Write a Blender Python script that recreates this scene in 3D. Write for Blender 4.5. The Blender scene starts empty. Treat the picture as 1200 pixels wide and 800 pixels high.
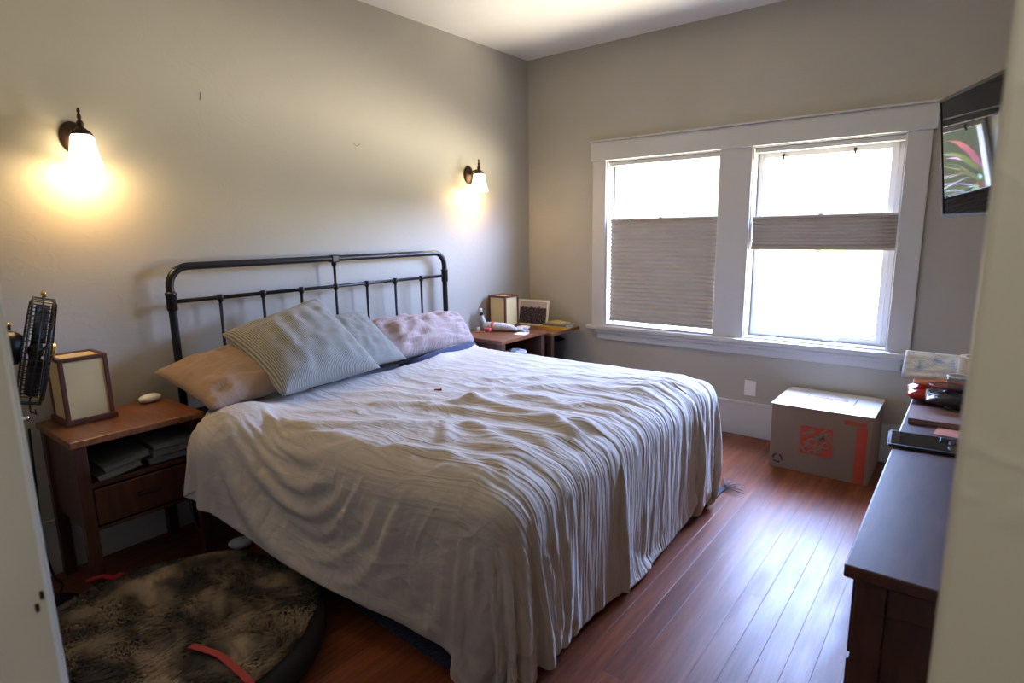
import bpy, bmesh, math, random
from math import sin, cos, pi, radians
from mathutils import Vector, Matrix, noise
random.seed(11)
SC = bpy.context.scene
COL = SC.collection

# ------------------------------------------------------------------ camera
F = 692.78
def cam_axes(yaw, pitch, roll):
    f = Vector((sin(yaw)*cos(pitch), cos(yaw)*cos(pitch), -sin(pitch)))
    r = Vector((cos(yaw), -sin(yaw), 0)); u = r.cross(f)
    c, s = cos(roll), sin(roll)
    return c*r+s*u, -s*r+c*u, -f
CR, CU, CB = cam_axes(-0.666929, 0.183619, -0.016497)
CP = Vector((3.18312, -4.31820, 1.5))
def at(px, ax, val):
    """room point seen at photo pixel px on the plane coordinate[ax] = val"""
    d = CR*((px[0]-600)/F) - CU*((px[1]-400)/F) - CB
    return CP + d*((val-CP[ax])/d[ax])
cam = bpy.data.objects.new('camera', bpy.data.cameras.new('camera')); COL.objects.link(cam)
cam.matrix_world = Matrix(((CR.x, CU.x, CB.x, CP.x), (CR.y, CU.y, CB.y, CP.y), (CR.z, CU.z, CB.z, CP.z), (0, 0, 0, 1)))
cam.data.sensor_width = 36; cam.data.lens = F/1200*36; cam.data.clip_start = .01
cam.data.dof.use_dof = True; cam.data.dof.focus_distance = 3.2; cam.data.dof.aperture_fstop = 4.5
SC.camera = cam
SC.view_settings.view_transform = 'Standard'; SC.view_settings.look = 'None'
SC.view_settings.gamma = 1; SC.view_settings.use_curve_mapping = False
SC.view_settings.exposure = 0.0

SM = lambda a, b, t: (lambda u: u*u*(3-2*u))(max(0, min(1, (t-a)/(b-a))))
N = lambda x, y, z=0: noise.noise(Vector((x, y, z)))

# ------------------------------------------------------------------ the duvet, draped by a short cloth run over the bed
RIDGES = [([(1.24,-2.45),(1.47,-2.4),(1.69,-2.4),(1.85,-2.36)],.024,.04),
 ([(1.30,-2.25),(1.57,-2.3),(1.8,-2.33),(1.95,-2.4),(2.05,-2.5)],.028,.035),
 ([(1.45,-2.1),(1.6,-2.05),(1.75,-2.1),(2.0,-2.0)],.022,.03),
 ([(1.0,-2.6),(1.2,-2.4),(1.35,-2.15)],.018,.03),
 ([(1.5,-2.9),(1.75,-2.86)],.018,.03),
 ([(.9,-3.0),(1.25,-2.75),(1.45,-2.6)],.014,.05),
 ([(.6,-2.6),(.85,-2.45),(1.1,-2.35)],.010,.03),
 ([(.5,-3.0),(.8,-2.85),(1.0,-2.7)],.010,.035),
 ([(1.5,-2.65),(1.62,-2.75)],.016,.025),
 ([(1.2,-2.1),(1.5,-1.85),(1.9,-1.7)],.013,.035),
 ([(1.1,-1.9),(1.5,-1.55),(2.0,-1.45)],.010,.035),
 ([(.7,-1.9),(1.0,-1.7),(1.4,-1.3)],.007,.04),
 ([(1.55,-2.55),(1.8,-2.65),(2.05,-2.7)],.016,.03)]
def seg(px, py, ax, ay, bx, by):
    dx, dy = bx-ax, by-ay; L = dx*dx+dy*dy; t = max(0, min(1, ((px-ax)*dx+(py-ay)*dy)/L))
    return math.hypot(px-ax-t*dx, py-ay-t*dy)
def topz(x, y):
    wx = x+.05*N(x*3, y*3, 7); wy = y+.05*N(x*3, y*3, 11); z = 0
    for pts, a, w in RIDGES:
        d = min(seg(wx, wy, *pts[k], *pts[k+1]) for k in range(len(pts)-1))
        z += a*math.exp(-(d/w)**2)
    r = math.hypot(wx-1.2, wy+2.4); th = math.atan2(wy+2.4, wx-1.2)
    z += .007*(1-abs(N(th*4.2, r*1.2, 3)*2))*SM(.08, .35, r)*(1-SM(.9, 1.5, r))
    z += .006*(1-abs(2*N(wx*3.2+wy*1.5, wy*9, 1)))+.012*N(x*2.2, y*2.2, 4)
    return z
def foot(x, y):
    a = SM(1.45, 2.25, x); yy = y+.07*N(x*2.2, y*2.2, 9)+.10*N(y*1.1, 3, x*.6)
    return a*(.015+.024*SM(-.3, .4, N(y*2.3, x, 40)))*((1-abs(2*N(yy*11, x*.7, 20)))+.6*(1-abs(2*N(yy*21, x*1.2, 24))))
def drape_duvet():
    made = []
    bm = bmesh.new(); bmesh.ops.create_cube(bm, size=1)
    X0, X1, Y0, Y1 = -.1, 2.12, -3.04, -1.15
    for v in bm.verts: v.co = Vector(((X0+X1)/2+v.co.x*(X1-X0), (Y0+Y1)/2+v.co.y*(Y1-Y0), .40+v.co.z*.53))
    bmesh.ops.bevel(bm, geom=bm.edges[:], offset=.085, segments=6, affect='EDGES', profile=.5)
    me = bpy.data.meshes.new('m'); bm.to_mesh(me); c = bpy.data.objects.new('m', me); COL.objects.link(c); made.append(c)
    c.modifiers.new('c', 'COLLISION'); c.collision.thickness_outer = .012; c.collision.cloth_friction = 12
    bm = bmesh.new(); bmesh.ops.create_uvsphere(bm, u_segments=20, v_segments=14, radius=1)
    bmesh.ops.transform(bm, matrix=Matrix.Translation((.64, -3.06, .57)) @ Matrix.Diagonal((.17, .215, .165, 1)), verts=bm.verts)
    me = bpy.data.meshes.new('m'); bm.to_mesh(me); c = bpy.data.objects.new('m', me); COL.objects.link(c); made.append(c)
    c.modifiers.new('c', 'COLLISION'); c.collision.thickness_outer = .012; c.collision.cloth_friction = 12
    bm = bmesh.new(); bmesh.ops.create_cube(bm, size=1)
    for v in bm.verts: v.co = Vector((.28+v.co.x*.505, -3.44+v.co.y*.46, .36+v.co.z*.725))
    me = bpy.data.meshes.new('m'); bm.to_mesh(me); c = bpy.data.objects.new('m', me); COL.objects.link(c); made.append(c)
    c.modifiers.new('c', 'COLLISION'); c.collision.thickness_outer = .01; c.collision.cloth_friction = 12
    bm = bmesh.new(); bmesh.ops.create_grid(bm, x_segments=1, y_segments=1, size=6)
    me = bpy.data.meshes.new('m'); bm.to_mesh(me); c = bpy.data.objects.new('m', me); COL.objects.link(c); made.append(c)
    c.modifiers.new('c', 'COLLISION'); c.collision.thickness_outer = .01; c.collision.cloth_friction = 15
    n, mm = 128, 150
    bm = bmesh.new(); g = []; rest = []; pin = []; uvd = {}
    for i in range(n+1):
        r = []; u = i/n
        for j in range(mm+1):
            v = j/mm; y = -3.56+v*(3.56-.82); yc = max(-3.1, min(-1.1, y))
            hx = .47+.02*N(yc*5, 1, 1)-.18*SM(-1.9, -1.15, yc)-.24*math.exp(-((y+2.98)/.13)**2)+.02*(1-SM(-3.3, -3.1, y))
            fx = 2.80-.10*(1-SM(-3.3, -1.3, yc))
            x = hx+(fx-hx)*u
            puff = .045*math.exp(-((x-hx-.05)/.07)**2)*(1 if y > -3.15 else .4)
            z = .687+topz(x, y)*(.35+.65*SM(.55, 1.1, x))+foot(x, y)+puff*(.25+.75*max(SM(-1.9, -1.5, y), 1-SM(-3.0, -2.8, y)))+.05*math.exp(-((x-.62)**2/.03+(y+3.06)**2/.03))
            ry = -2.1+(y+2.1)*(1+.13*SM(1.5, 2.4, x))
            # gathers hanging down the near side
            if y < -2.95: z += .012*(1-abs(2*N(x*7, y*.6, 31)))*(1-SM(-3.2, -2.95, y))-.05*math.exp(-((x-1.5)/.035)**2)*(1-SM(-3.2, -3.0, y))
            rx = x+(.06*SM(1.4, 1.6, x)+.03*x)*(1-SM(-3.3, -2.95, y))
            r.append(bm.verts.new((x, y, z))); rest.append((rx, ry, z))
            e = min(2.02-x, y+3.0, -1.18-y)
            pin.append(SM(-.02, .10, e) if u > .01 or e > 0 else 0)
        g.append(r)
    for i in range(n):
        for j in range(mm): bm.faces.new((g[i][j], g[i+1][j], g[i+1][j+1], g[i][j+1]))
    uvl = bm.loops.layers.uv.new('UVMap'); bm.verts.index_update()
    for fc in bm.faces:
        for lp in fc.loops: lp[uvl].uv = rest[lp.vert.index][:2]
    me = bpy.data.meshes.new('duvet'); bm.to_mesh(me); ob = bpy.data.objects.new('duvet', me); COL.objects.link(ob)
    vg = ob.vertex_groups.new(name='pin')
    for k, w in enumerate(pin):
        if w > 0: vg.add([k], w, 'REPLACE')
    ob.shape_key_add(name='Basis'); sk = ob.shape_key_add(name='rest')
    for k, co in enumerate(rest): sk.data[k].co = co
    cm = ob.modifiers.new('cloth', 'CLOTH'); s = cm.settings; s.quality = 6; s.mass = .25
    s.tension_stiffness = 12; s.compression_stiffness = 12; s.shear_stiffness = 4; s.bending_stiffness = .15
    s.air_damping = 1.5; s.tension_damping = 3; s.compression_damping = 3; s.bending_damping = .3
    s.shrink_min = -.015; s.vertex_group_mass = 'pin'; s.pin_stiffness = 1; s.rest_shape_key = sk
    cc = cm.collision_settings; cc.distance_min = .008; cc.use_self_collision = False; cc.collision_quality = 3
    cm.point_cache.frame_start = 1; cm.point_cache.frame_end = 80
    for f in range(1, 61): SC.frame_set(f)
    me2 = bpy.data.meshes.new_from_object(ob.evaluated_get(bpy.context.evaluated_depsgraph_get()))
    for o in made+[ob]: bpy.data.objects.remove(o)
    SC.frame_set(1)
    return me2
DUVET = drape_duvet()

# ------------------------------------------------------------------ materials
def nodes(name):
    m = bpy.data.materials.new(name); m.use_nodes = True
    nt = m.node_tree; b = nt.nodes['Principled BSDF']
    return m, nt, b
def ramp(nt, fac, stops):
    r = nt.nodes.new('ShaderNodeValToRGB'); nt.links.new(fac, r.inputs[0])
    e = r.color_ramp.elements
    while len(e) < len(stops): e.new(.5)
    for k, (p, c) in enumerate(stops): e[k].position = p; e[k].color = (*c, 1)
    return r.outputs[0]
def texco(nt, scale=(1, 1, 1), kind='Object', rot=(0, 0, 0)):
    t = nt.nodes.new('ShaderNodeTexCoord'); mp = nt.nodes.new('ShaderNodeMapping')
    nt.links.new(t.outputs[kind], mp.inputs[0]); mp.inputs['Scale'].default_value = scale; mp.inputs['Rotation'].default_value = rot
    return mp.outputs[0]
def nz(nt, vec, scale, detail=4, rough=.5):
    n = nt.nodes.new('ShaderNodeTexNoise'); nt.links.new(vec, n.inputs['Vector'])
    n.inputs['Scale'].default_value = scale; n.inputs['Detail'].default_value = detail; n.inputs['Roughness'].default_value = rough
    return n.outputs['Fac']
def bump(nt, b, h, strength, dist=.01, prev=None):
    n = nt.nodes.new('ShaderNodeBump'); n.inputs['Strength'].default_value = strength; n.inputs['Distance'].default_value = dist
    nt.links.new(h, n.inputs['Height'])
    if prev: nt.links.new(prev, n.inputs['Normal'])
    nt.links.new(n.outputs[0], b.inputs['Normal']); return n.outputs[0]
def mat(name, col, rough=.5, metal=0, var=.12, vscale=12, bmp=0, bscale=60, spec=.5, coat=0, trans=0):
    m, nt, b = nodes(name)
    v = texco(nt); f = nz(nt, v, vscale)
    lo = tuple(c*(1-var) for c in col); hi = tuple(min(1, c*(1+var)) for c in col)
    nt.links.new(ramp(nt, f, [(.3, lo), (.7, hi)]), b.inputs['Base Color'])
    b.inputs['Roughness'].default_value = rough; b.inputs['Metallic'].default_value = metal
    b.inputs['Specular IOR Level'].default_value = spec
    b.inputs['Coat Weight'].default_value = coat; b.inputs['Coat Roughness'].default_value = .15
    b.inputs['Transmission Weight'].default_value = trans
    if bmp: bump(nt, b, nz(nt, v, bscale, 3), bmp, .004)
    return m
def wood(name, dark, light, rough=.35, scale=(2, 14, 14), coat=.2):
    m, nt, b = nodes(name); v = texco(nt, scale)
    f = nz(nt, v, 3.2, 6, .62)
    nt.links.new(ramp(nt, f, [(.3, dark), (.7, light)]), b.inputs['Base Color'])
    b.inputs['Roughness'].default_value = rough; b.inputs['Coat Weight'].default_value = coat; b.inputs['Coat Roughness'].default_value = .25
    bump(nt, b, f, .12, .002)
    return m
def cloth(name, col, var=.08, weave=900, wr=.25, wscale=(9, 9, 9), sheen=.2, spec=.2):
    m, nt, b = nodes(name); v = texco(nt)
    f = nz(nt, v, 3, 5)
    nt.links.new(ramp(nt, f, [(.3, tuple(c*(1-var) for c in col)), (.7, tuple(c*(1+var) for c in col))]), b.inputs['Base Color'])
    b.inputs['Roughness'].default_value = .85; b.inputs['Sheen Weight'].default_value = sheen; b.inputs['Specular IOR Level'].default_value = spec
    p = bump(nt, b, nz(nt, texco(nt, wscale), 1.6, 6, .6), wr, .02)
    bump(nt, b, nz(nt, v, weave, 1), .15, .0008, p)
    return m
def plaster(name, col):
    m, nt, b = nodes(name); v = texco(nt)
    nt.links.new(ramp(nt, nz(nt, v, 1.3, 5), [(.3, tuple(c*.95 for c in col)), (.7, tuple(c*1.04 for c in col))]), b.inputs['Base Color'])
    b.inputs['Roughness'].default_value = .62; b.inputs['Specular IOR Level'].default_value = .35
    n1 = nt.nodes.new('ShaderNodeTexNoise'); nt.links.new(texco(nt, (1, 1, 1.6), rot=(.5, .4, 0)), n1.inputs['Vector'])
    n1.inputs['Scale'].default_value = 3.2; n1.inputs['Detail'].default_value = 3; n1.inputs['Distortion'].default_value = 1.4
    rid = ramp(nt, n1.outputs['Fac'], [(.47, (0, 0, 0)), (.5, (1, 1, 1)), (.56, (0, 0, 0))])
    p = bump(nt, b, rid, .09, .004)
    p = bump(nt, b, nz(nt, v, 14, 3), .10, .004, p)
    bump(nt, b, nz(nt, v, 120, 2), .06, .001, p)
    return m
M = {}
M['wall'] = plaster('wall_paint', (.40, .375, .315))
M['ceil'] = plaster('ceiling_paint', (.80, .78, .74))
M['partition'] = plaster('cream_partition_paint', (.60, .59, .51))
M['trim'] = mat('white_trim_paint', (.52, .51, .485), .42, var=.03, vscale=2)
M['sash'] = mat('bloom_white_sash_paint', (.90, .90, .90), .35, var=.02, vscale=2)  # whiter than the trim so the window bloom sits in the colour
M['casing'] = mat('satin_door_paint', (.56, .565, .53), .4, var=.06, vscale=6, bmp=.08, bscale=15)
def floor_mat():
    m, nt, b = nodes('red_fir_floor')
    t = nt.nodes.new('ShaderNodeTexCoord'); sp = nt.nodes.new('ShaderNodeSeparateXYZ'); nt.links.new(t.outputs['Object'], sp.inputs[0])
    def mth(op, a, bb, c=None):
        n = nt.nodes.new('ShaderNodeMath'); n.operation = op
        for k, q in enumerate((a, bb)):
            if hasattr(q, 'links'): nt.links.new(q, n.inputs[k])
            else: n.inputs[k].default_value = q
        return n.outputs[0]
    u = mth('DIVIDE', mth('ADD', sp.outputs['X'], -2.46+8*.0832*10), .0832)
    fl = mth('FLOOR', u, 0); fr = mth('FRACT', u, 0)
    # board ends
    w = nt.nodes.new('ShaderNodeTexWhiteNoise'); w.noise_dimensions = '1D'; nt.links.new(fl, w.inputs['W'])
    yy = mth('ADD', mth('MULTIPLY', sp.outputs['Y'], .36), mth('MULTIPLY', w.outputs['Value'], 7.3))
    fy = mth('FLOOR', yy, 0); fry = mth('FRACT', yy, 0)
    w2 = nt.nodes.new('ShaderNodeTexWhiteNoise'); w2.noise_dimensions = '2D'
    cb = nt.nodes.new('ShaderNodeCombineXYZ'); nt.links.new(fl, cb.inputs[0]); nt.links.new(fy, cb.inputs[1]); nt.links.new(cb.outputs[0], w2.inputs['Vector'])
    mp = nt.nodes.new('ShaderNodeMapping'); nt.links.new(t.outputs['Object'], mp.inputs[0]); mp.inputs['Scale'].default_value = (26, 1.6, 1)
    ad = nt.nodes.new('ShaderNodeVectorMath'); ad.operation = 'ADD'; nt.links.new(mp.outputs[0], ad.inputs[0]); nt.links.new(w2.outputs['Color'], ad.inputs[1])
    g = nz(nt, ad.outputs[0], 2.2, 7, .65)
    grain = ramp(nt, g, [(.25, (.105, .030, .014)), (.5, (.20, .060, .026)), (.78, (.31, .105, .045))])
    mx = nt.nodes.new('ShaderNodeMix'); mx.data_type = 'RGBA'; mx.blend_type = 'MULTIPLY'; mx.inputs[0].default_value = .75
    nt.links.new(grain, mx.inputs[6]); nt.links.new(ramp(nt, w2.outputs['Value'], [(0, (.62, .60, .60)), (1, (1.0, 1.0, 1.0))]), mx.inputs[7])
    gap = mth('MINIMUM', mth('MINIMUM', fr, mth('SUBTRACT', 1, fr)), mth('MULTIPLY', mth('MINIMUM', fry, mth('SUBTRACT', 1, fry)), 26))
    gn = nz(nt, texco(nt, (1, 3, 1)), 5, 2)
    gw = mth('MULTIPLY', gn, .024)
    gm = nt.nodes.new('ShaderNodeMapRange'); nt.links.new(gap, gm.inputs[0]); gm.inputs[1].default_value = 0; nt.links.new(gw, gm.inputs[2])
    mx2 = nt.nodes.new('ShaderNodeMix'); mx2.data_type = 'RGBA'; nt.links.new(gm.outputs[0], mx2.inputs[0])
    mx2.inputs[6].default_value = (.012, .006, .005, 1); nt.links.new(mx.outputs[2], mx2.inputs[7])
    nt.links.new(mx2.outputs[2], b.inputs['Base Color'])
    rr = nz(nt, texco(nt, (2, .5, 1)), 5, 4, .6)
    r2 = nt.nodes.new('ShaderNodeMapRange'); nt.links.new(rr, r2.inputs[0]); r2.inputs[1].default_value = .3; r2.inputs[2].default_value = .75
    r2.inputs[3].default_value = .30; r2.inputs[4].default_value = .44; nt.links.new(r2.outputs[0], b.inputs['Roughness'])
    b.inputs['Specular IOR Level'].default_value = .26
    p = bump(nt, b, gm.outputs[0], .3, .002)
    # cupped boards and old scratches
    cup = mth('MULTIPLY', mth('MULTIPLY', fr, mth('SUBTRACT', 1, fr)), 1)
    p = bump(nt, b, cup, .05, .01, p)
    p = bump(nt, b, nz(nt, v := texco(nt, (6, 1, 1)), 3, 3), .12, .004, p)
    bump(nt, b, nz(nt, texco(nt, (90, 8, 1)), 1, 4), .05, .002, p)
    return m
M['floor'] = floor_mat()
def duvet_mat():
    m, nt, b = nodes('beige_cotton_duvet'); v = texco(nt)
    nt.links.new(ramp(nt, nz(nt, v, 3, 4), [(.3, (.46, .415, .37)), (.7, (.51, .465, .415))]), b.inputs['Base Color'])
    b.inputs['Roughness'].default_value = .8; b.inputs['Specular IOR Level'].default_value = .25; b.inputs['Sheen Weight'].default_value = .08
    uv = texco(nt, (1, 1, 1), 'UV'); sp = nt.nodes.new('ShaderNodeSeparateXYZ'); nt.links.new(uv, sp.inputs[0])
    mk = nt.nodes.new('ShaderNodeMapRange'); nt.links.new(sp.outputs['X'], mk.inputs[0]); mk.inputs[1].default_value = 1.3; mk.inputs[2].default_value = 2.3; mk.inputs[3].default_value = .12; mk.inputs[4].default_value = 1
    def rid(scale, rot, dist, k):
        n = nt.nodes.new('ShaderNodeTexNoise'); nt.links.new(texco(nt, scale, 'UV', rot), n.inputs['Vector']); n.inputs['Scale'].default_value = k
        n.inputs['Detail'].default_value = 3; n.inputs['Roughness'].default_value = .45; n.inputs['Distortion'].default_value = dist
        return ramp(nt, n.outputs['Fac'], [(.30, (0, 0, 0)), (.5, (1, 1, 1)), (.70, (0, 0, 0))])
    ml = nt.nodes.new('ShaderNodeMath'); ml.operation = 'MULTIPLY'; nt.links.new(rid((.5, 6.5, 1), (0, 0, .12), .7, 2.0), ml.inputs[0]); nt.links.new(mk.outputs[0], ml.inputs[1])
    mk2 = nt.nodes.new('ShaderNodeMapRange'); nt.links.new(sp.outputs['Y'], mk2.inputs[0]); mk2.inputs[1].default_value = -3.25; mk2.inputs[2].default_value = -3.0
    ml2 = nt.nodes.new('ShaderNodeMath'); ml2.operation = 'MULTIPLY'; nt.links.new(ml.outputs[0], ml2.inputs[0]); nt.links.new(mk2.outputs[0], ml2.inputs[1])
    p = bump(nt, b, ml2.outputs[0], .6, .02)
    sd = nt.nodes.new('ShaderNodeMath'); sd.operation = 'SUBTRACT'; sd.inputs[0].default_value = 1; nt.links.new(mk2.outputs[0], sd.inputs[1])
    ml3 = nt.nodes.new('ShaderNodeMath'); ml3.operation = 'MULTIPLY'; nt.links.new(rid((5, .8, 1), (0, 0, .1), .5, 1.6), ml3.inputs[0]); nt.links.new(sd.outputs[0], ml3.inputs[1])
    p = bump(nt, b, ml3.outputs[0], .35, .02, p)
    p = bump(nt, b, rid((1.2, 3.0, 1), (0, 0, .45), .8, 1.6), .28, .02, p)
    p = bump(nt, b, rid((3, 5, 1), (0, 0, -.3), .6, 2.5), .25, .008, p)
    bump(nt, b, nz(nt, v, 700, 1), .1, .0006, p)
    return m
M['duvet'] = duvet_mat()
M['navy'] = cloth('navy_sheet', (.022, .03, .075), .1)
M['ticking'] = cloth('mattress_fabric', (.10, .10, .12), .1)
M['tan'] = cloth('tan_pillowcase', (.30, .205, .145), .06, wr=.5, wscale=(6, 9, 6))
M['pink'] = cloth('pinkish_pillowcase', (.37, .275, .25), .06, wr=.5, wscale=(6, 16, 6))
def corduroy():
    m, nt, b = nodes('striped_corduroy')
    t = nt.nodes.new('ShaderNodeUVMap'); w = nt.nodes.new('ShaderNodeTexWave'); w.wave_type = 'BANDS'; w.bands_direction = 'X'
    mp = nt.nodes.new('ShaderNodeMapping'); nt.links.new(t.outputs[0], mp.inputs[0]); nt.links.new(mp.outputs[0], w.inputs['Vector'])
    w.inputs['Scale'].default_value = 24; w.inputs['Distortion'].default_value = .25; w.inputs['Detail'].default_value = 1
    nt.links.new(ramp(nt, w.outputs['Fac'], [(.2, (.12, .125, .115)), (.6, (.34, .34, .30))]), b.inputs['Base Color'])
    b.inputs['Roughness'].default_value = .9; b.inputs['Sheen Weight'].default_value = .3
    p = bump(nt, b, w.outputs['Fac'], .5, .004); bump(nt, b, nz(nt, texco(nt), 9, 4), .3, .01, p)
    return m
M['cord'] = corduroy()
M['iron'] = mat('black_iron', (.018, .018, .02), .32, .6, bmp=.1, bscale=90)
M['black'] = mat('black_plastic', (.012, .012, .013), .4, spec=.3)
M['bezel'] = mat('matt_black_bezel', (.010, .010, .011), .6, spec=.08)
M['brass'] = mat('brass', (.65, .42, .12), .25, 1)
M['chrome'] = mat('chrome', (.7, .7, .72), .15, 1)
M['bronze'] = mat('dark_bronze', (.05, .028, .018), .38, .7)
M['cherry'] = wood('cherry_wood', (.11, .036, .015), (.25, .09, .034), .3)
M['cherry_shaded'] = wood('shaded_cherry_wood', (.035, .012, .008), (.085, .028, .014), .35, (14, 14, 2))  # same cherry, colour darkened for the shade on the lower parts
M['frame_wood'] = wood('red_brown_frame_wood', (.07, .018, .012), (.14, .04, .024), .4, (10, 10, 3))
M['walnut'] = wood('dark_dresser_wood', (.035, .012, .008), (.09, .028, .016), .42, (12, 2, 12), .08)
M['walnut_side'] = wood('dark_dresser_side_wood', (.035, .014, .008), (.08, .030, .016), .4, (12, 12, 2), .1)
M['card'] = mat('brown_cardboard', (.22, .15, .10), .75, var=.06, vscale=7, bmp=.08, bscale=40)
M['orange'] = mat('orange_print', (.40, .055, .022), .7)
M['print'] = mat('black_print', (.03, .03, .03), .7)
M['tape'] = mat('clear_tape_white_glare', (.88, .88, .90), .16, var=.03, bmp=.25, bscale=25, coat=.6)  # white base colour stands in for sky glare on the clear tape
M['white'] = mat('white_plastic', (.78, .78, .76), .3, var=.02)
M['offwhite'] = mat('cream_plastic', (.72, .66, .52), .35, var=.02)
M['paper'] = mat('white_paper', (.75, .74, .72), .8, var=.03)
M['leash'] = mat('red_webbing', (.30, .012, .015), .6)
M['red'] = mat('red_foil', (.55, .03, .015), .25, bmp=.3, bscale=25)
M['magenta'] = mat('magenta_plastic', (.35, .02, .07), .25)
M['darkbag'] = mat('dark_foil_bag', (.03, .03, .04), .22, bmp=.5, bscale=18)
M['yellow'] = mat('yellow_cover', (.62, .36, .03), .45)
M['greycover'] = mat('grey_cover', (.16, .17, .17), .5)
M['cream'] = mat('cream_cover', (.62, .50, .27), .5)
M['green'] = mat('green_card', (.07, .15, .10), .5)
M['salmon'] = mat('salmon_paper', (.62, .24, .15), .6)
M['shaded_paper'] = mat('shaded_shelf_paper', (.14, .155, .165), .6)  # pale paper greyed to hold the dimness inside the shelf
M['mauve'] = mat('mauve_cover', (.30, .19, .18), .45)
M['toy'] = mat('pale_spotted_plush', (.55, .58, .66), .8, var=.25, vscale=70)
M['band'] = mat('pink_band', (.62, .10, .13), .6)
M['rubber'] = mat('dark_fabric_rim', (.02, .02, .022), .8, bmp=.2, bscale=150)
M['rug'] = cloth('navy_rug_wool', (.012, .018, .045), .2, weave=250, wr=.6, wscale=(40, 40, 40))
M['fringe'] = mat('grey_fringe_yarn', (.12, .11, .12), .9)
M['soil'] = mat('terracotta', (.3, .14, .08), .8)
M['leaf'] = mat('cordyline_leaf', (.16, .20, .07), .35, var=.4, vscale=2)
M['leaf_red'] = mat('red_cordyline_leaf', (.34, .08, .10), .35, var=.3, vscale=2)
M['bark'] = mat('bark', (.12, .08, .05), .9, bmp=.5)
def translucent(name, col, tr=.5):
    m, nt, b = nodes(name); out = nt.nodes['Material Output']
    t = nt.nodes.new('ShaderNodeBsdfTranslucent'); t.inputs[0].default_value = (*col, 1)
    mx = nt.nodes.new('ShaderNodeMixShader'); mx.inputs[0].default_value = tr
    nt.links.new(ramp(nt, nz(nt, texco(nt), 8), [(.3, tuple(c*.94 for c in col)), (.7, col)]), b.inputs['Base Color']); b.inputs['Roughness'].default_value = .7
    nt.links.new(b.outputs[0], mx.inputs[1]); nt.links.new(t.outputs[0], mx.inputs[2]); nt.links.new(mx.outputs[0], out.inputs[0])
    return m
M['rice'] = translucent('rice_paper', (.90, .74, .38), .35)
M['shade'] = translucent('grey_pleated_shade', (.40, .35, .29), .008)
def clear(name, tint=(1, 1, 1), rough=.02, k=1.45):
    m, nt, b = nodes(name); out = nt.nodes['Material Output']; nt.nodes.remove(b)
    t = nt.nodes.new('ShaderNodeBsdfTransparent'); t.inputs[0].default_value = (*tint, 1)
    g = nt.nodes.new('ShaderNodeBsdfGlossy'); g.inputs['Roughness'].default_value = rough
    f = nt.nodes.new('ShaderNodeLayerWeight'); f.inputs['Blend'].default_value = .5
    pw = nt.nodes.new('ShaderNodeMath'); pw.operation = 'POWER'; nt.links.new(f.outputs['Facing'], pw.inputs[0]); pw.inputs[1].default_value = 5
    f2 = nt.nodes.new('ShaderNodeMath'); f2.operation = 'MULTIPLY_ADD'; nt.links.new(pw.outputs[0], f2.inputs[0]); f2.inputs[1].default_value = .9; f2.inputs[2].default_value = (k-1)*.09
    mx = nt.nodes.new('ShaderNodeMixShader')
    nt.links.new(f2.outputs[0], mx.inputs[0]); nt.links.new(t.outputs[0], mx.inputs[1]); nt.links.new(g.outputs[0], mx.inputs[2]); nt.links.new(mx.outputs[0], out.inputs[0])
    return m
M['glass'] = clear('window_glass')
M['clearplastic'] = clear('clear_plastic', (.86, .88, .9), .12, 1.6)
def emit(name, col, s):
    m, nt, b = nodes(name)
    b.inputs['Base Color'].default_value = (*col, 1); b.inputs['Emission Color'].default_value = (*col, 1); b.inputs['Emission Strength'].default_value = s
    return m
M['lampglass'] = emit('lit_frosted_glass', (1, .78, .46), 13)
M['hallglass'] = emit('hall_fill_lamp_glass', (1, .93, .8), 2)  # glowing bowl of the added, unseen hall fill lamp
def screen():
    m, nt, b = nodes('black_screen'); b.inputs['Base Color'].default_value = (.006, .006, .007, 1)
    b.inputs['Roughness'].default_value = .03; b.inputs['Specular IOR Level'].default_value = .13
    return m
M['screen'] = screen()
def photo_mat():
    m, nt, b = nodes('group_photograph')
    v = texco(nt, (1, 1, 1), 'UV'); sp = nt.nodes.new('ShaderNodeSeparateXYZ'); nt.links.new(v, sp.inputs[0])
    vo = nt.nodes.new('ShaderNodeTexVoronoi'); mp = nt.nodes.new('ShaderNodeMapping'); nt.links.new(v, mp.inputs[0]); mp.inputs['Scale'].default_value = (9, 3.2, 1); nt.links.new(mp.outputs[0], vo.inputs['Vector'])
    fig = ramp(nt, vo.outputs['Distance'], [(.15, (.55, .40, .34)), (.26, (.10, .05, .07)), (.6, (.02, .02, .03))])
    sky = nt.nodes.new('ShaderNodeRGB'); sky.outputs[0].default_value = (.5, .42, .38, 1)
    n = nz(nt, texco(nt, (7, 1, 1), 'UV'), 1.5, 2)
    ad = nt.nodes.new('ShaderNodeMath'); ad.operation = 'ADD'; nt.links.new(sp.outputs['Y'], ad.inputs[0])
    ml = nt.nodes.new('ShaderNodeMath'); ml.operation = 'MULTIPLY'; nt.links.new(n, ml.inputs[0]); ml.inputs[1].default_value = .35; nt.links.new(ml.outputs[0], ad.inputs[1])
    st = ramp(nt, ad.outputs[0], [(.90, (0, 0, 0)), (.93, (1, 1, 1))])
    mx = nt.nodes.new('ShaderNodeMix'); mx.data_type = 'RGBA'; nt.links.new(st, mx.inputs[0]); nt.links.new(fig, mx.inputs[6]); nt.links.new(sky.outputs[0], mx.inputs[7])
    nt.links.new(mx.outputs[2], b.inputs['Base Color']); b.inputs['Roughness'].default_value = .2
    return m
M['photo'] = photo_mat()
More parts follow.
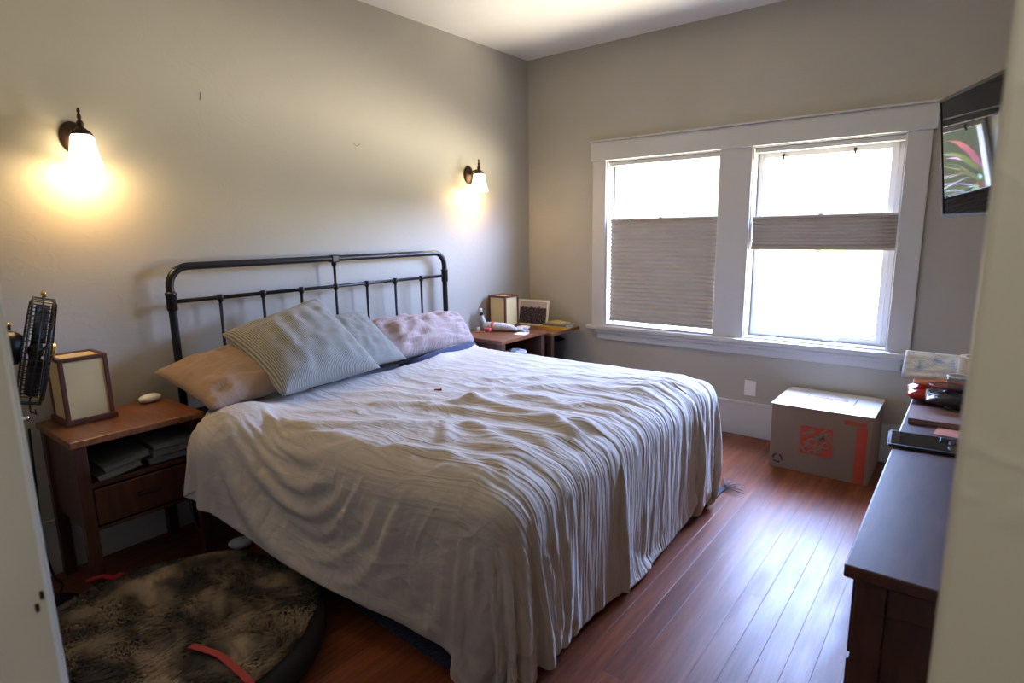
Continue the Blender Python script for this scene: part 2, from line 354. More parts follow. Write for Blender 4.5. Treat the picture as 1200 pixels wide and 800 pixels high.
def fur_mat():
    m, nt, b = nodes('faux_fur')
    v = texco(nt); n = nt.nodes.new('ShaderNodeTexNoise'); nt.links.new(texco(nt, (2.4, 3.4, .5), rot=(0, 0, .5)), n.inputs['Vector']); n.inputs['Scale'].default_value = 2.2; n.inputs['Detail'].default_value = 5; n.inputs['Distortion'].default_value = .6
    nt.links.new(ramp(nt, n.outputs['Fac'], [(.40, (.055, .042, .034)), (.5, (.22, .165, .11)), (.60, (.46, .355, .24))]), b.inputs['Base Color'])
    b.inputs['Roughness'].default_value = .75; b.inputs['Sheen Weight'].default_value = .1
    return m
M['fur'] = fur_mat()
def mailer_mat():
    m, nt, b = nodes('clear_bubble_mailer')
    vo = nt.nodes.new('ShaderNodeTexVoronoi'); nt.links.new(texco(nt), vo.inputs['Vector']); vo.inputs['Scale'].default_value = 130
    nt.links.new(ramp(nt, nz(nt, texco(nt), 22, 3), [(.40, (.35, .52, .85)), (.5, (.78, .84, .95)), (.75, (.85, .88, .95))]), b.inputs['Base Color'])
    b.inputs['Roughness'].default_value = .2; bump(nt, b, vo.outputs['Distance'], .5, .003)
    return m
M['mailer'] = mailer_mat()


# ------------------------------------------------------------------ mesh helpers
def place(o, name, material, parent):
    COL.objects.link(o)
    if material is not None and not o.data.materials: o.data.materials.append(M[material] if isinstance(material, str) else material)
    if parent: o.parent = parent; o.matrix_parent_inverse = parent.matrix_basis.inverted()
    return o
class MB:
    def __init__(s): s.bm = bmesh.new()
    def add(s, verts, faces):
        vs = [s.bm.verts.new(v) for v in verts]
        for f in faces:
            try: s.bm.faces.new([vs[k] for k in f])
            except ValueError: pass
        return s
    def box(s, a, b, bev=0, rot=None, seg=2):
        """axis aligned box between corners a and b, optional rotation matrix about its centre"""
        t = bmesh.new(); bmesh.ops.create_cube(t, size=1)
        c = (Vector(a)+Vector(b))/2; d = Vector(b)-Vector(a)
        for v in t.verts: v.co = Vector((v.co.x*abs(d.x), v.co.y*abs(d.y), v.co.z*abs(d.z)))
        if bev: bmesh.ops.bevel(t, geom=t.edges[:], offset=bev, segments=seg, affect='EDGES', profile=.5)
        mt = Matrix.Translation(c)
        if rot is not None: mt = mt @ rot.to_4x4()
        return s.merge(t, mt)
    def merge(s, t, mt=None):
        if mt is not None: bmesh.ops.transform(t, matrix=mt, verts=t.verts)
        me = bpy.data.meshes.new('t'); t.to_mesh(me); t.free(); s.bm.from_mesh(me); bpy.data.meshes.remove(me); return s
    def tube(s, pts, r, seg=10, cap=True):
        pts = [Vector(p) for p in pts]; rs = r if isinstance(r, (list, tuple)) else [r]*len(pts)
        rings = []; up = None
        for k, p in enumerate(pts):
            d = (pts[min(k+1, len(pts)-1)]-pts[max(k-1, 0)]).normalized()
            if up is None: up = d.orthogonal().normalized()
            up = (up-d*up.dot(d))
            up = up.normalized() if up.length > 1e-6 else d.orthogonal().normalized()
            w = d.cross(up)
            rings.append([s.bm.verts.new(p+(up*cos(2*pi*q/seg)+w*sin(2*pi*q/seg))*rs[k]) for q in range(seg)])
        for a, b in zip(rings, rings[1:]):
            for q in range(seg): s.bm.faces.new((a[q], a[(q+1) % seg], b[(q+1) % seg], b[q]))
        if cap: s.bm.faces.new(rings[0][::-1]); s.bm.faces.new(rings[-1])
        return s
    def lathe(s, prof, seg=24, mt=None):
        """prof: list of (r, z); closed at r=0 ends if given"""
        t = bmesh.new(); rings = []
        for r, z in prof:
            rings.append([t.verts.new((r*cos(2*pi*q/seg), r*sin(2*pi*q/seg), z)) for q in range(seg)] if r > 1e-5 else [t.verts.new((0, 0, z))])
        for a, b in zip(rings, rings[1:]):
            for q in range(seg):
                q2 = (q+1) % seg
                if len(a) == 1 and len(b) == 1: continue
                if len(a) == 1: t.faces.new((a[0], b[q], b[q2]))
                elif len(b) == 1: t.faces.new((a[q], b[0], a[q2]))
                else: t.faces.new((a[q], b[q], b[q2], a[q2]))
        return s.merge(t, mt)
    def build(s, name, material, parent=None, smooth=False, auto=False):
        bmesh.ops.recalc_face_normals(s.bm, faces=s.bm.faces)
        me = bpy.data.meshes.new(name); s.bm.to_mesh(me); s.bm.free()
        if smooth:
            for p in me.polygons: p.use_smooth = True
        if auto: me.set_sharp_from_angle(angle=radians(40))
        return place(bpy.data.objects.new(name, me), name, material, parent)
def bx(name, a, b, material, parent=None, bev=.002, rot=None): return MB().box(a, b, bev, rot).build(name, material, parent)
def tag(o, label=None, cat=None, group=None, kind=None):
    if label: o['label'] = label
    if cat: o['category'] = cat
    if group: o['group'] = group
    if kind: o['kind'] = kind
    return o
def thing(name, loc, label, cat, group=None, rz=0):
    o = bpy.data.objects.new(name, None); COL.objects.link(o); o.location = loc; o.rotation_euler = (0, 0, rz); o.empty_display_size = .1
    return tag(o, label, cat, group)
def fix(o, root):
    """local-space geometry: child inherits the root's transform directly"""
    o.matrix_parent_inverse = Matrix.Identity(4); return o
def struct(o): o['kind'] = 'structure'; return o
def text_mesh(name, body, size, material, parent, mtx, align='CENTER', bold=0, spacing=1):
    cu = bpy.data.curves.new(name, 'FONT'); cu.body = body; cu.size = size; cu.align_x = align; cu.align_y = 'CENTER'
    cu.extrude = .0004; cu.offset = bold; cu.space_character = spacing; cu.space_line = .82
    t = bpy.data.objects.new(name, cu); COL.objects.link(t)
    me = bpy.data.meshes.new_from_object(t.evaluated_get(bpy.context.evaluated_depsgraph_get()))
    bpy.data.objects.remove(t); me.transform(mtx); me.materials.clear()
    return place(bpy.data.objects.new(name, me), name, material, parent)

# ------------------------------------------------------------------ room shell
H = 2.92; XR = 3.50; YW = .17          # ceiling, right wall, outer face of the window wall
YF = -4.176; YF2 = -4.296; YH = -5.9   # near wall faces, end of the hall
o1 = (.775, 1.690, .735, 2.045); o2 = (1.900, 2.785, .735, 2.045)   # window openings
struct(bx('floor', (-.15, YH, -.12), (XR+.1, .2, 0), 'floor', bev=0))
struct(bx('ceiling', (-.15, YH, H), (XR+.1, .2, H+.1), 'ceil', bev=0))
struct(bx('wall_left', (-.15, YF2, 0), (0, .17, H), 'wall', bev=0))
w = MB()
for a, b in [((0, 0, 0), (o1[0], YW, H)), ((o1[1], 0, 0), (o2[0], YW, H)), ((o2[1], 0, 0), (XR+.1, YW, H)),
             ((o1[0], 0, 0), (o1[1], YW, o1[2]-.02)), ((o2[0], 0, 0), (o2[1], YW, o2[2]-.02)),
             ((o1[0], 0, o1[3]), (o1[1], YW, H)), ((o2[0], 0, o2[3]), (o2[1], YW, H))]: w.box(a, b)
struct(w.build('wall_back', 'wall'))
struct(bx('wall_right', (XR, YH, 0), (XR+.1, 0, H), 'wall', bev=0))
DX0, DX1 = 2.375, 3.1845
w = MB().box((0, YF2, 0), (DX0-.02, YF, H)).box((DX0-.02, YF2, 2.08), (DX1, YF, H)); struct(w.build('wall_front', 'wall'))
w = MB().box((DX1, -3.9, 0), (XR, -3.79, H), .004); struct(w.build('wall_partition', 'partition'))
w = MB().box((1.5, YH, 0), (1.6, YF2, H)).box((1.5, YH-.1, 0), (XR+.1, YH, H)); struct(w.build('wall_hall', 'wall'))
# doorway lining: jamb with stop, and casing
d = MB().box((DX0-.02, YF2-.012, 0), (DX0, YF+.012, 2.08), .004).box((DX0, -4.262, 0), (DX0+.012, -4.235, 2.06), .003)
d.box((DX0-.02, YF2-.012, 2.06), (DX1, YF+.012, 2.08), .003)
dr = struct(d.build('door_1', 'casing'))
cs = MB().box((DX0-.11, YF, 0), (DX0-.012, YF+.018, 2.15), .004); struct(cs.build('trim_1', 'casing'))
for q_ in ((49, 697), (44, 712)):
    sq_ = at(q_, 0, DX0+.001); MB().box((DX0-.001, sq_.y-.002, sq_.z-.005), (DX0+.0015, sq_.y+.002, sq_.z+.005), .0005).build('strike_screw', 'bronze', dr)
wl = bpy.data.objects['wall_left']
for pts_ in ([(414, 168), (418, 171), (422, 168.5)], [(235, 108), (234.6, 117)]):
    MB().tube([at(p_, 0, .0005) for p_ in pts_], .0022, 6).build('plaster_chip', 'greycover', wl)
# baseboards
struct(MB().box((0, YF, 0), (.02, -.02, .245), .004).box((0, YF, .235), (.024, -.02, .257), .004).build('baseboard_left', 'trim'))
struct(MB().box((0, -.02, 0), (XR, 0, .245), .004).box((0, -.024, .235), (XR, 0, .257), .004).build('baseboard_back', 'trim'))
struct(MB().box((XR-.02, -3.79, 0), (XR, -.024, .25), .004).build('baseboard_right', 'trim'))

# ------------------------------------------------------------------ windows
# casing round the pair
c = MB()
c.box((.66, -.022, .70), (.779, 0, 2.05), .003); c.box((1.686, -.022, .70), (1.904, 0, 2.05), .003); c.box((2.781, -.022, .70), (2.905, 0, 2.05), .003)
struct(c.build('trim_2', 'trim'))
c = MB().box((.645, -.034, 2.04), (2.925, 0, 2.185), .004); c.box((.64, -.05, 2.185), (2.93, 0, 2.197), .003)
struct(c.build('trim_3', 'trim'))
c = MB().box((.625, -.062, .690), (2.94, .02, .722), .006)
c.box((.70, -.045, .655), (2.88, 0, .690), .012); c.box((.715, -.024, .605), (2.865, 0, .66), .006)
struct(c.build('trim_4', 'trim'))
def window(n, o, glass, handle):
    x0, x1, z0, z1 = o; gx0, gx1, gz0, gz1 = glass
    f = MB()   # reveal lining
    t = .012
    f.box((x0, -.01, z0-.02), (x0+t, YW, z1)).box((x1-t, -.01, z0-.02), (x1, YW, z1)).box((x0+t, -.01, z1-t), (x1-t, YW, z1)).box((x0+t, 0, z0-.02), (x1-t, YW, z0-.002))
    root = struct(f.build('window_%d' % n, 'trim'))
    s = MB()   # sash
    def ring(ax0, ax1, az0, az1, bx0, bx1, bz0, bz1, y0, y1, bev=.003):
        s.box((ax0, y0, az0), (bx0, y1, az1), bev).box((bx1, y0, az0), (ax1, y1, az1), bev).box((bx0, y0, az0), (bx1, y1, bz0), bev).box((bx0, y0, bz1), (bx1, y1, az1), bev)
    k = .035 if handle else .012; kz = .03 if handle else .006
    ring(x0+t, x1-t, z0-.002, z1-t, gx0-k, gx1+k, gz0-kz, gz1+k, .105, .15, .002)
    ring(gx0-k, gx1+k, gz0-kz, gz1+k, gx0, gx1, gz0, gz1, .092, .128, .002)
    s.build('sash', 'sash', root)
    MB().box((gx0-.01, .108, gz0-.01), (gx1+.01, .112, gz1+.01)).build('pane', 'glass', root)
    if handle:
        h = MB().box((2.40, .082, .737), (2.50, .10, .757), .006).tube([(2.485, .085, .752), (2.47, .07, .765), (2.43, .066, .768), (2.395, .066, .762)], [.010, .009, .008, .006], 8)
        h.build('crank_handle', 'white', root, smooth=True)
        for lx in (2.075, 2.500):
            MB().box((lx-.008, .080, gz1-.004), (lx+.008, .094, gz1+.022), .003).tube([(lx, .084, gz1+.004), (lx+.004, .078, gz1-.018)], .007, 8).build('latch', 'bronze', root)
    return root
window(1, o1, (.812, 1.655, .742, 1.99), False)
window(2, o2, (1.955, 2.700, .775, 1.965), True)
def pleated(x0, x1, z0, z1, y, n, label):
    root = thing('window_shade', ((x0+x1)/2, y, 2.03), label, 'window shade', 'pleated window shades')
    b = MB(); rows = n*2
    for k in range(rows+1):
        z = z0+(z1-z0)*k/rows; dy = -.013 if k % 2 else .006
        for x in (x0, x1): b.bm.verts.new((x, y+dy, z))
    b.bm.verts.ensure_lookup_table(); v = b.bm.verts; m = 2*(rows+1)
    for k in range(rows):
        a = 2*k; b.bm.faces.new((v[a], v[a+1], v[a+3], v[a+2]))
    b.build('pleated_fabric', 'shade', root)
    MB().box((x0, y-.014, z1-.004), (x1, y+.028, z1+.012), .003).build('top_rail', 'shade', root)
    MB().box((x0, y-.014, z0-.014), (x1, y+.028, z0+.006), .003).build('bottom_rail', 'shade', root)
    MB().box((x0-.004, y-.02, 1.998), (x1+.004, y+.032, 2.03), .004).build('head_rail', 'trim', root)
    for zz, nm in ((z1+.012, 'pull_tab'), (z0-.026, 'pull_tab')):
        MB().box(((x0+x1)/2-.014, y-.016, zz), ((x0+x1)/2+.014, y-.006, zz+.01), .002).build(nm, 'white', root)
    for x in (x0+.12, x1-.12):
        MB().tube([(x, y+.006, z1+.01), (x, y+.006, 2.0)], .0008, 5).build('cord', 'white', root)
    return root
pleated(.800, 1.666, .772, 1.575, .035, 25, 'grey pleated shade covering the lower two thirds of the left window')
pleated(1.914, 2.772, 1.362, 1.565, .035, 9, 'short grey pleated shade gathered across the middle of the right window')

# ------------------------------------------------------------------ wall outlet
q = thing('wall_outlet', (1.973, -.001, .36), 'white rectangular wall outlet above the baseboard left of the cardboard box', 'outlet')
MB().box((1.932, -.007, .304), (2.014, 0, .416), .004).build('cover_plate', 'white', q)
for z in (.338, .382):
    MB().lathe([(0, 0), (.015, 0), (.015, .002), (0, .002)], 18, Matrix.Translation((1.973, -.007, z)) @ Matrix.Rotation(pi/2, 4, 'X')).box((1.966, -.0092, z-.004), (1.968, -.0088, z+.006)).box((1.978, -.0092, z-.004), (1.980, -.0088, z+.006)).build('socket', 'white', q)

# ------------------------------------------------------------------ bed
BY0, BY1, HX, ZT = -3.073, -1.165, .075, 1.357
bed = thing('bed', (1.1, -2.12, 0), 'king size bed with black iron pipe headboard against the grey wall', 'bed')
def arc(c, r, a0, a1, n=8): return [(c[0], c[1]+r*cos(a0+(a1-a0)*k/n), c[2]+r*sin(a0+(a1-a0)*k/n)) for k in range(n+1)]
rr = .095
pts = [(HX, BY0, 0), (HX, BY0, .6), (HX, BY0, 1.1)] + arc((HX, BY0+rr, ZT-rr), rr, pi, pi/2) + [(HX, -2.12, ZT)] + arc((HX, BY1-rr, ZT-rr), rr, pi/2, 0) + [(HX, BY1, 1.1), (HX, BY1, 0)]
MB().tube(pts, .019, 16).build('headboard_frame', 'iron', bed, True)
MB().tube([(HX, BY0, 1.187), (HX, BY1, 1.187)], .0105, 12).build('headboard_rail', 'iron', bed, True)
for k in range(1, 8):
    y = BY0+(BY1-BY0)*k/8
    b = MB().tube([(HX, y, .62), (HX, y, ZT if k == 4 else 1.187)], .0085, 10)
    b.build('spindle', 'iron', bed, True)
    MB().lathe([(0, -.024), (.011, -.024), (.014, -.018), (.016, -.008), (.019, 0), (.016, .010), (.012, .016), (0, .016)], 12, Matrix.Translation((HX, y, 1.187))).build('joint', 'iron', bed, True)
MB().box((HX-.023, -2.145, ZT-.024), (HX+.023, -2.095, ZT+.022), .006).lathe([(.012, -.05), (.017, -.03), (.013, -.02)], 12, Matrix.Translation((HX, -2.12, ZT))).build('top_clamp', 'iron', bed)
for y in (BY0, BY1):
    MB().lathe([(.019, -.045), (.025, -.04), (.024, .03), (.028, .036), (.026, .046), (.019, .05)], 16, Matrix.Translation((HX, y, 1.187))).build('post_collar', 'iron', bed, True)
MB().tube([(HX, BY0, .62), (HX, BY1, .62)], .010, 10).build('lower_rail', 'iron', bed, True)
for y in (-3.0, -2.12, -1.2): MB().box((.09, y-.02, .20), (2.08, y+.02, .24), .003).build('side_rail', 'iron', bed)
MB().box((2.06, -3.0, .20), (2.10, -1.2, .24), .003).build('foot_rail', 'iron', bed)
for x in (1.1, 2.05):
    for y in (-2.95, -2.12, -1.25): MB().tube([(x, y, 0), (x, y, .21)], .018, 10).build('leg', 'iron', bed)
def soft_box(name, a, b, r, material, label, cat):
    o = MB().box(a, b, r, seg=5).build(name, material, None, True); return tag(o, label, cat)
soft_box('box_spring', (.10, -3.03, .241), (2.09, -1.16, .43), .03, 'ticking', 'dark box spring under the mattress, seen below the duvet hem', 'box spring')
mt_ = soft_box('mattress', (.10, -3.035, .431), (2.10, -1.155, .663), .06, 'navy', 'mattress with navy blue sheet showing beside the right pillow', 'mattress')

bm_pts = [(.44, -1.95, .69), (.47, -1.75, .715), (.46, -1.55, .722), (.43, -1.35, .718), (.37, -1.20, .70), (.33, -1.16, .67)]
tag(MB().tube(bm_pts, [.018, .026, .028, .028, .024, .016], 12).build('bunched_sheet', 'navy', None, True), 'navy sheet bunched between the pinkish pillow and the beige duvet', 'sheet')
for p in DUVET.polygons: p.use_smooth = True
DUVET.materials.clear()
duv = place(bpy.data.objects.new('duvet', DUVET), 'duvet', 'duvet', None)
tag(duv, 'rumpled beige duvet draped over the bed and hanging to the floor at the foot', 'duvet')
sol = duv.modifiers.new('thickness', 'SOLIDIFY'); sol.thickness = .006; sol.offset = 1
sub = duv.modifiers.new('smooth', 'SUBSURF'); sub.levels = 0; sub.render_levels = 1
from mathutils.bvhtree import BVHTree
DB = BVHTree.FromPolygons([v.co for v in DUVET.vertices], [p.vertices for p in DUVET.polygons])
def on_duvet(x, y):
    h = DB.ray_cast(Vector((x, y, 1.5)), Vector((0, 0, -1))); return h[0].z if h[0] else .68

def cushion(name, corners, thick, material, label, cat, group=None, n=40, wr=.006, seed=0, pinch=.06, bend=0):
    """corners: bottom-near, bottom-far, top-far, top-near; front face bulges along the normal"""
    A, B, Cc, D = [Vector(c) for c in corners]
    nr = (B-A).cross(D-A).normalized()
    if nr.x < 0: nr = -nr
    ctr = (A+B+Cc+D)/4
    bm = bmesh.new(); uvl = bm.loops.layers.uv.new('UVMap'); G = []
    for side in (1, -1):
        g = []
        for i in range(n+1):
            row = []
            for j in range(n+1):
                u, v = i/n, j/n; s, t = 2*u-1, 2*v-1
                edge = (i in (0, n) or j in (0, n))
                if side == -1 and edge: row.append(G[0][i][j]); continue
                p = A*(1-u)*(1-v)+B*u*(1-v)+Cc*u*v+D*(1-u)*v
                # sides bow inward between the pointed corners
                k = pinch*(1-t*t)*s*abs(s) ; l = pinch*(1-s*s)*t*abs(t)
                p = p-(B-A)*.5*k-(D-A)*.5*l
                h = thick/2*((1-s**4)**.55)*((1-t**4)**.55)*(.72+.28*(1-s*s)*(1-t*t))
                if not edge:
                    wv = wr*(1-abs(2*N(s*2.1+seed, t*5.2, side*3+seed)))+wr*N(s*6+seed, t*3, 9)*1.2
                    h += wv*min(1, (1-max(abs(s), abs(t)))*5)
                p = p+nr*h*side+nr*bend*(1-s*s)
                row.append(bm.verts.new(p))
            g.append(row)
        G.append(g)
        for i in range(n):
            for j in range(n):
                f = [g[i][j], g[i+1][j], g[i+1][j+1], g[i][j+1]]
                if side == -1: f = f[::-1]
                try: fc = bm.faces.new(f)
                except ValueError: continue
                for lp in fc.loops:
                    for (a, b2) in ((i, j), (i+1, j), (i+1, j+1), (i, j+1)):
                        if lp.vert is g[a][b2]: lp[uvl].uv = (a/n, b2/n)
    me = bpy.data.meshes.new(name); bmesh.ops.recalc_face_normals(bm, faces=bm.faces); bm.to_mesh(me); bm.free()
    for p in me.polygons: p.use_smooth = True
    o = place(bpy.data.objects.new(name, me), name, material, None)
    return tag(o, label, cat, group)
cushion('pillow', [(.58, -3.17, .745), (.52, -2.45, .80), (.12, -2.50, .98), (.05, -3.19, .85)], .15, 'tan', 'tan pillow at the bed end beside the wooden nightstand with the fan', 'pillow', 'bed pillows', wr=.010, seed=2, pinch=.05)
cushion('pillow', [(.42, -2.10, .74), (.39, -1.20, .73), (.20, -1.17, .91), (.19, -2.06, .955)], .22, 'pink', 'wrinkled pinkish beige pillow at the far end of the headboard', 'pillow', 'bed pillows', wr=.022, seed=5, pinch=.02)
cushion('throw_cushion', [(.60, -2.50, .76), (.56, -2.00, .765), (.27, -2.08, 1.04), (.27, -2.54, 1.06)], .15, 'cord', 'smaller grey corduroy cushion leaning behind the large one', 'cushion', 'grey corduroy cushions', seed=8, wr=.007, pinch=.09)
cushion('throw_cushion', [(.66, -2.87, .755), (.61, -2.24, .765), (.24, -2.36, 1.15), (.20, -2.91, 1.015)], .24, 'cord', 'large grey striped corduroy cushion leaning in front of the smaller one', 'cushion', 'grey corduroy cushions', seed=4, wr=.008, pinch=.10)
rp = at((513, 454), 2, .715); rz_ = on_duvet(rp.x, rp.y)
tag(MB().tube([(rp.x-.016, rp.y-.008, rz_+.008), (rp.x+.010, rp.y+.004, rz_+.009), (rp.x+.018, rp.y+.008, rz_+.011)], [.004, .005, .007], 8).build('hair_clip', 'leash', None, True), 'tiny reddish brown clip lying on top of the duvet', 'clip')

# ------------------------------------------------------------------ nightstands
def nightstand(x0, y0, w, dp, zt, label):
    r = thing('nightstand', (x0+dp/2, y0+w/2, 0), label, 'nightstand', 'wooden nightstands')
    x1, y1 = x0+dp, y0+w; L = .045
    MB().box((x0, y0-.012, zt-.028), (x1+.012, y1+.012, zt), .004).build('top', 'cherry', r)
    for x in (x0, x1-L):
        for y in (y0, y1-L): MB().box((x, y, 0), (x+L, y+L, zt-.028), .003).build('leg', 'cherry_shaded', r)
    for y in (y0+.012, y1-.030): MB().box((x0+L, y, zt-.40), (x1-L, y+.018, zt-.028), .002).build('side_panel', 'cherry_shaded', r)
    MB().box((x0+.01, y0+L, zt-.40), (x0+.025, y1-L, zt-.028), .002).build('back_panel', 'cherry_shaded', r)
    MB().box((x0+.02, y0+.03, zt-.215), (x1-.012, y1-.03, zt-.195), .002).build('shelf', 'cherry_shaded', r)
    MB().box((x0+.02, y0+.03, zt-.40), (x1-.012, y1-.03, zt-.385), .002).build('bottom_board', 'cherry_shaded', r)
    d = MB().box((x1-.03, y0+L+.004, zt-.375), (x1-.004, y1-L-.004, zt-.222), .003).build('drawer', 'cherry_shaded', r)
    ym = (y0+y1)/2
    MB().box((x1-.004, ym-.045, zt-.302), (x1+.012, ym+.045, zt-.284), .004).build('handle', 'bronze', d)
    return r
nightstand(.030, -3.655, .490, .435, .72, 'cherry wood nightstand with open shelf and drawer, left of the bed beside the fan')
nightstand(.030, -1.045, .545, .480, .72, 'cherry wood nightstand in the room corner beyond the far side of the bed')
# small second table in the corner
st = thing('side_table', (.28, -.24, 0), 'low dark side table in the corner holding the yellow and grey books', 'table')
MB().box((.03, -.455, .668), (.55, -.035, .693), .003).build('top', 'cherry', st)
for x, y in ((.035, -.45), (.035, -.08), (.50, -.45)): MB().box((x, y, 0), (x+.04, y+.04, .668), .003).build('leg', 'cherry_shaded', st)
MB().box((.05, -.43, .22), (.53, -.06, .24), .002).build('shelf', 'cherry_shaded', st)
MB().box((.055, -.43, .61), (.53, -.415, .668), .002).build('apron', 'cherry_shaded', st)
b = MB().lathe([(0, 0), (.13, 0), (.165, .35), (.165, .355), (.155, .355), (.12, .01), (0, .01)], 24, Matrix.Translation((.34, -.235, .24)))
tag(b.build('waste_bin', 'black', None, True, True), 'black bin on the shelf of the corner side table', 'bin')

def lantern(x0, y0, s, z0, h, label):
    r = thing('table_lantern', (x0+s/2, y0+s/2, z0), label, 'lamp', 'square wood and paper lanterns')
    x1, y1 = x0+s, y0+s; p = .017
    MB().box((x0-.008, y0-.008, z0), (x1+.008, y1+.008, z0+.022), .003).build('base', 'frame_wood', r)
    for x in (x0, x1-p):
        for y in (y0, y1-p): MB().box((x, y, z0+.022), (x+p, y+p, z0+h-.017), .002).build('post', 'frame_wood', r)
    t = MB()
    for a, b in (((x0, y0), (x1, y0+p)), ((x0, y1-p), (x1, y1)), ((x0, y0+p), (x0+p, y1-p)), ((x1-p, y0+p), (x1, y1-p))): t.box((*a, z0+h-.017), (*b, z0+h), .002)
    t.build('top_frame', 'frame_wood', r)
    for a, b in (((x0+.006, y0+p), (x0+.008, y1-p)), ((x1-.008, y0+p), (x1-.006, y1-p)), ((x0+p, y0+.006), (x1-p, y0+.008)), ((x0+p, y1-.008), (x1-p, y1-.006))):
        MB().box((*a, z0+.022), (*b, z0+h-.017)).build('paper_panel', 'rice', r)
    MB().box((x0+p, y0+p, z0+h-.009), (x1-p, y1-p, z0+h-.007)).build('top_panel', 'rice', r)
    return r
lantern(.040, -3.600, .180, .72, .288, 'square wood and rice paper lantern on the nightstand beside the fan')
lantern(.035, -.625, .178, .72, .27, 'square wood and rice paper lantern on the corner nightstand by the framed photo')
# white oval gadget on the left nightstand
wp = at((177, 467), 2, .735)
g = MB(); t = bmesh.new(); bmesh.ops.create_uvsphere(t, u_segments=24, v_segments=14, radius=1)
g.merge(t, Matrix.Translation((.105, -3.235, .741)) @ Matrix.Rotation(radians(95), 4, 'Z') @ Matrix.Diagonal((.052, .032, .021, 1)))
gd = tag(g.build('white_remote', 'white', None, True), 'small white rounded gadget on the nightstand beside the tan pillow', 'gadget')
# magazines on the open shelf of the left nightstand, its shade mixed into their greys
for k, (y, w_, zz, tilt, ml, lab) in enumerate([
        (-3.50, .16, .545, 9, 'greycover', 'grey magazine lying aslant on the nightstand shelf, under the paler ones'),
        (-3.47, .17, .577, 10, 'shaded_paper', 'pale magazine slanting on the nightstand shelf, nearest the lantern corner'),
        (-3.29, .19, .545, 0, 'greycover', 'dark grey book lying flat in the nightstand shelf near the duvet'),
        (-3.28, .18, .574, 1, 'mauve', 'reddish grey book in the nightstand shelf between dark grey and pale books'),
        (-3.28, .17, .603, 1, 'shaded_paper', 'pale book topmost of the pile in the nightstand shelf near the duvet')]):
    q = thing('book', (.3, y, zz-.01), lab, 'book', 'books on the nightstand shelf')
    R_ = Matrix.Rotation(radians(tilt), 3, 'X')
    MB().box((.16, y-w_/2, zz-.010), (.445, y+w_/2, zz+.010), .002, R_).build('pages', 'shaded_paper', q)
    b = MB(); b.box((.156, y-w_/2-.003, zz+.0102), (.449, y+w_/2+.003, zz+.0122), 0, Matrix.Identity(3))
    bb = MB(); c0 = Vector((.3025, y, zz))
    for s_ in (-1, 1):
        off = R_ @ Vector((0, 0, .0112*s_)); cc = c0+off
        bb.box(cc-Vector((.1465, w_/2+.003, .001)), cc+Vector((.1465, w_/2+.003, .001)), 0, R_)
    b.bm.free(); bb.build('cover', ml, q)

# ------------------------------------------------------------------ things on the corner nightstand and table
# framed group photograph, leaning
pf = thing('picture_frame', (.15, -.16, .693), 'white framed group photograph standing behind the lantern in the corner', 'picture frame')
T = Matrix.Translation((.165, -.205, .693)) @ Matrix.Rotation(radians(4), 4, 'Z') @ Matrix.Rotation(radians(-10), 4, 'X')
def fr(b, a, c, bev=.002): 
    t = bmesh.new(); bmesh.ops.create_cube(t, size=1); A_, B_ = Vector(a), Vector(c); d_ = B_-A_
    for v in t.verts: v.co = Vector((v.co.x*d_.x, v.co.y*d_.y, v.co.z*d_.z))+(A_+B_)/2
    if bev: bmesh.ops.bevel(t, geom=t.edges[:], offset=bev, segments=2, affect='EDGES')
    b.merge(t, T); return b
b = MB(); fr(b, (-.155, 0, 0), (-.138, .014, .225)); fr(b, (.138, 0, 0), (.155, .014, .225)); fr(b, (-.138, 0, 0), (.138, .014, .017)); fr(b, (-.138, 0, .208), (.138, .014, .225)); b.build('frame', 'white', pf)
me = bpy.data.meshes.new('photo'); bm = bmesh.new(); vs = [bm.verts.new(T @ Vector(v)) for v in ((-.138, .006, .017), (.138, .006, .017), (.138, .006, .208), (-.138, .006, .208))]
f = bm.faces.new(vs); ul = bm.loops.layers.uv.new('UVMap')
for lp, uv in zip(f.loops, ((0, 0), (1, 0), (1, 1), (0, 1))): lp[ul].uv = uv
bm.to_mesh(me); bm.free(); place(bpy.data.objects.new('photo', me), 'photo', 'photo', pf)
b = MB(); fr(b, (-.14, .008, .01), (.14, .012, .215), 0); b.build('backing', 'greycover', pf)
b = MB(); fr(b, (-.03, .013, .0), (.03, .05, .12), 0); b.build('easel_leg', 'black', pf)
def book(c, sx, sy, h, rz, cover, label, page='paper', group='books on the corner side table', name='book'):
    q = thing(name, c, label, 'book', group, radians(rz))
    fix(MB().box((-sx/2+.003, -sy/2+.003, .002), (sx/2-.003, sy/2-.003, h-.002)).build('pages', page, q), q)
    fix(MB().box((-sx/2, -sy/2, 0), (sx/2, sy/2, .002)).box((-sx/2, -sy/2, h-.002), (sx/2, sy/2, h)).box((-sx/2, -sy/2, 0), (sx/2, -sy/2+.002, h)).build('cover', cover, q), q)
    return q
book((.42, -.20, .693), .25, .17, .022, 12, 'yellow', 'thick yellow book at the bottom of the pile on the corner table')
book((.43, -.175, .715), .23, .16, .016, 4, 'greycover', 'grey book in the middle of the pile on the corner table')
book((.42, -.165, .731), .16, .12, .010, -18, 'cream', 'small cream booklet on top of the grey book in the corner')
b = MB().lathe([(0, .004), (.03, .004), (.05, .020), (.056, .021), (.034, 0), (0, 0)], 24, Matrix.Translation((.335, -.545, .72)) @ Matrix.Diagonal((1, 1, 1.1, 1)))
tag(b.build('small_dish', 'white', None, True), 'small white dish on the corner nightstand before the framed photo', 'dish')
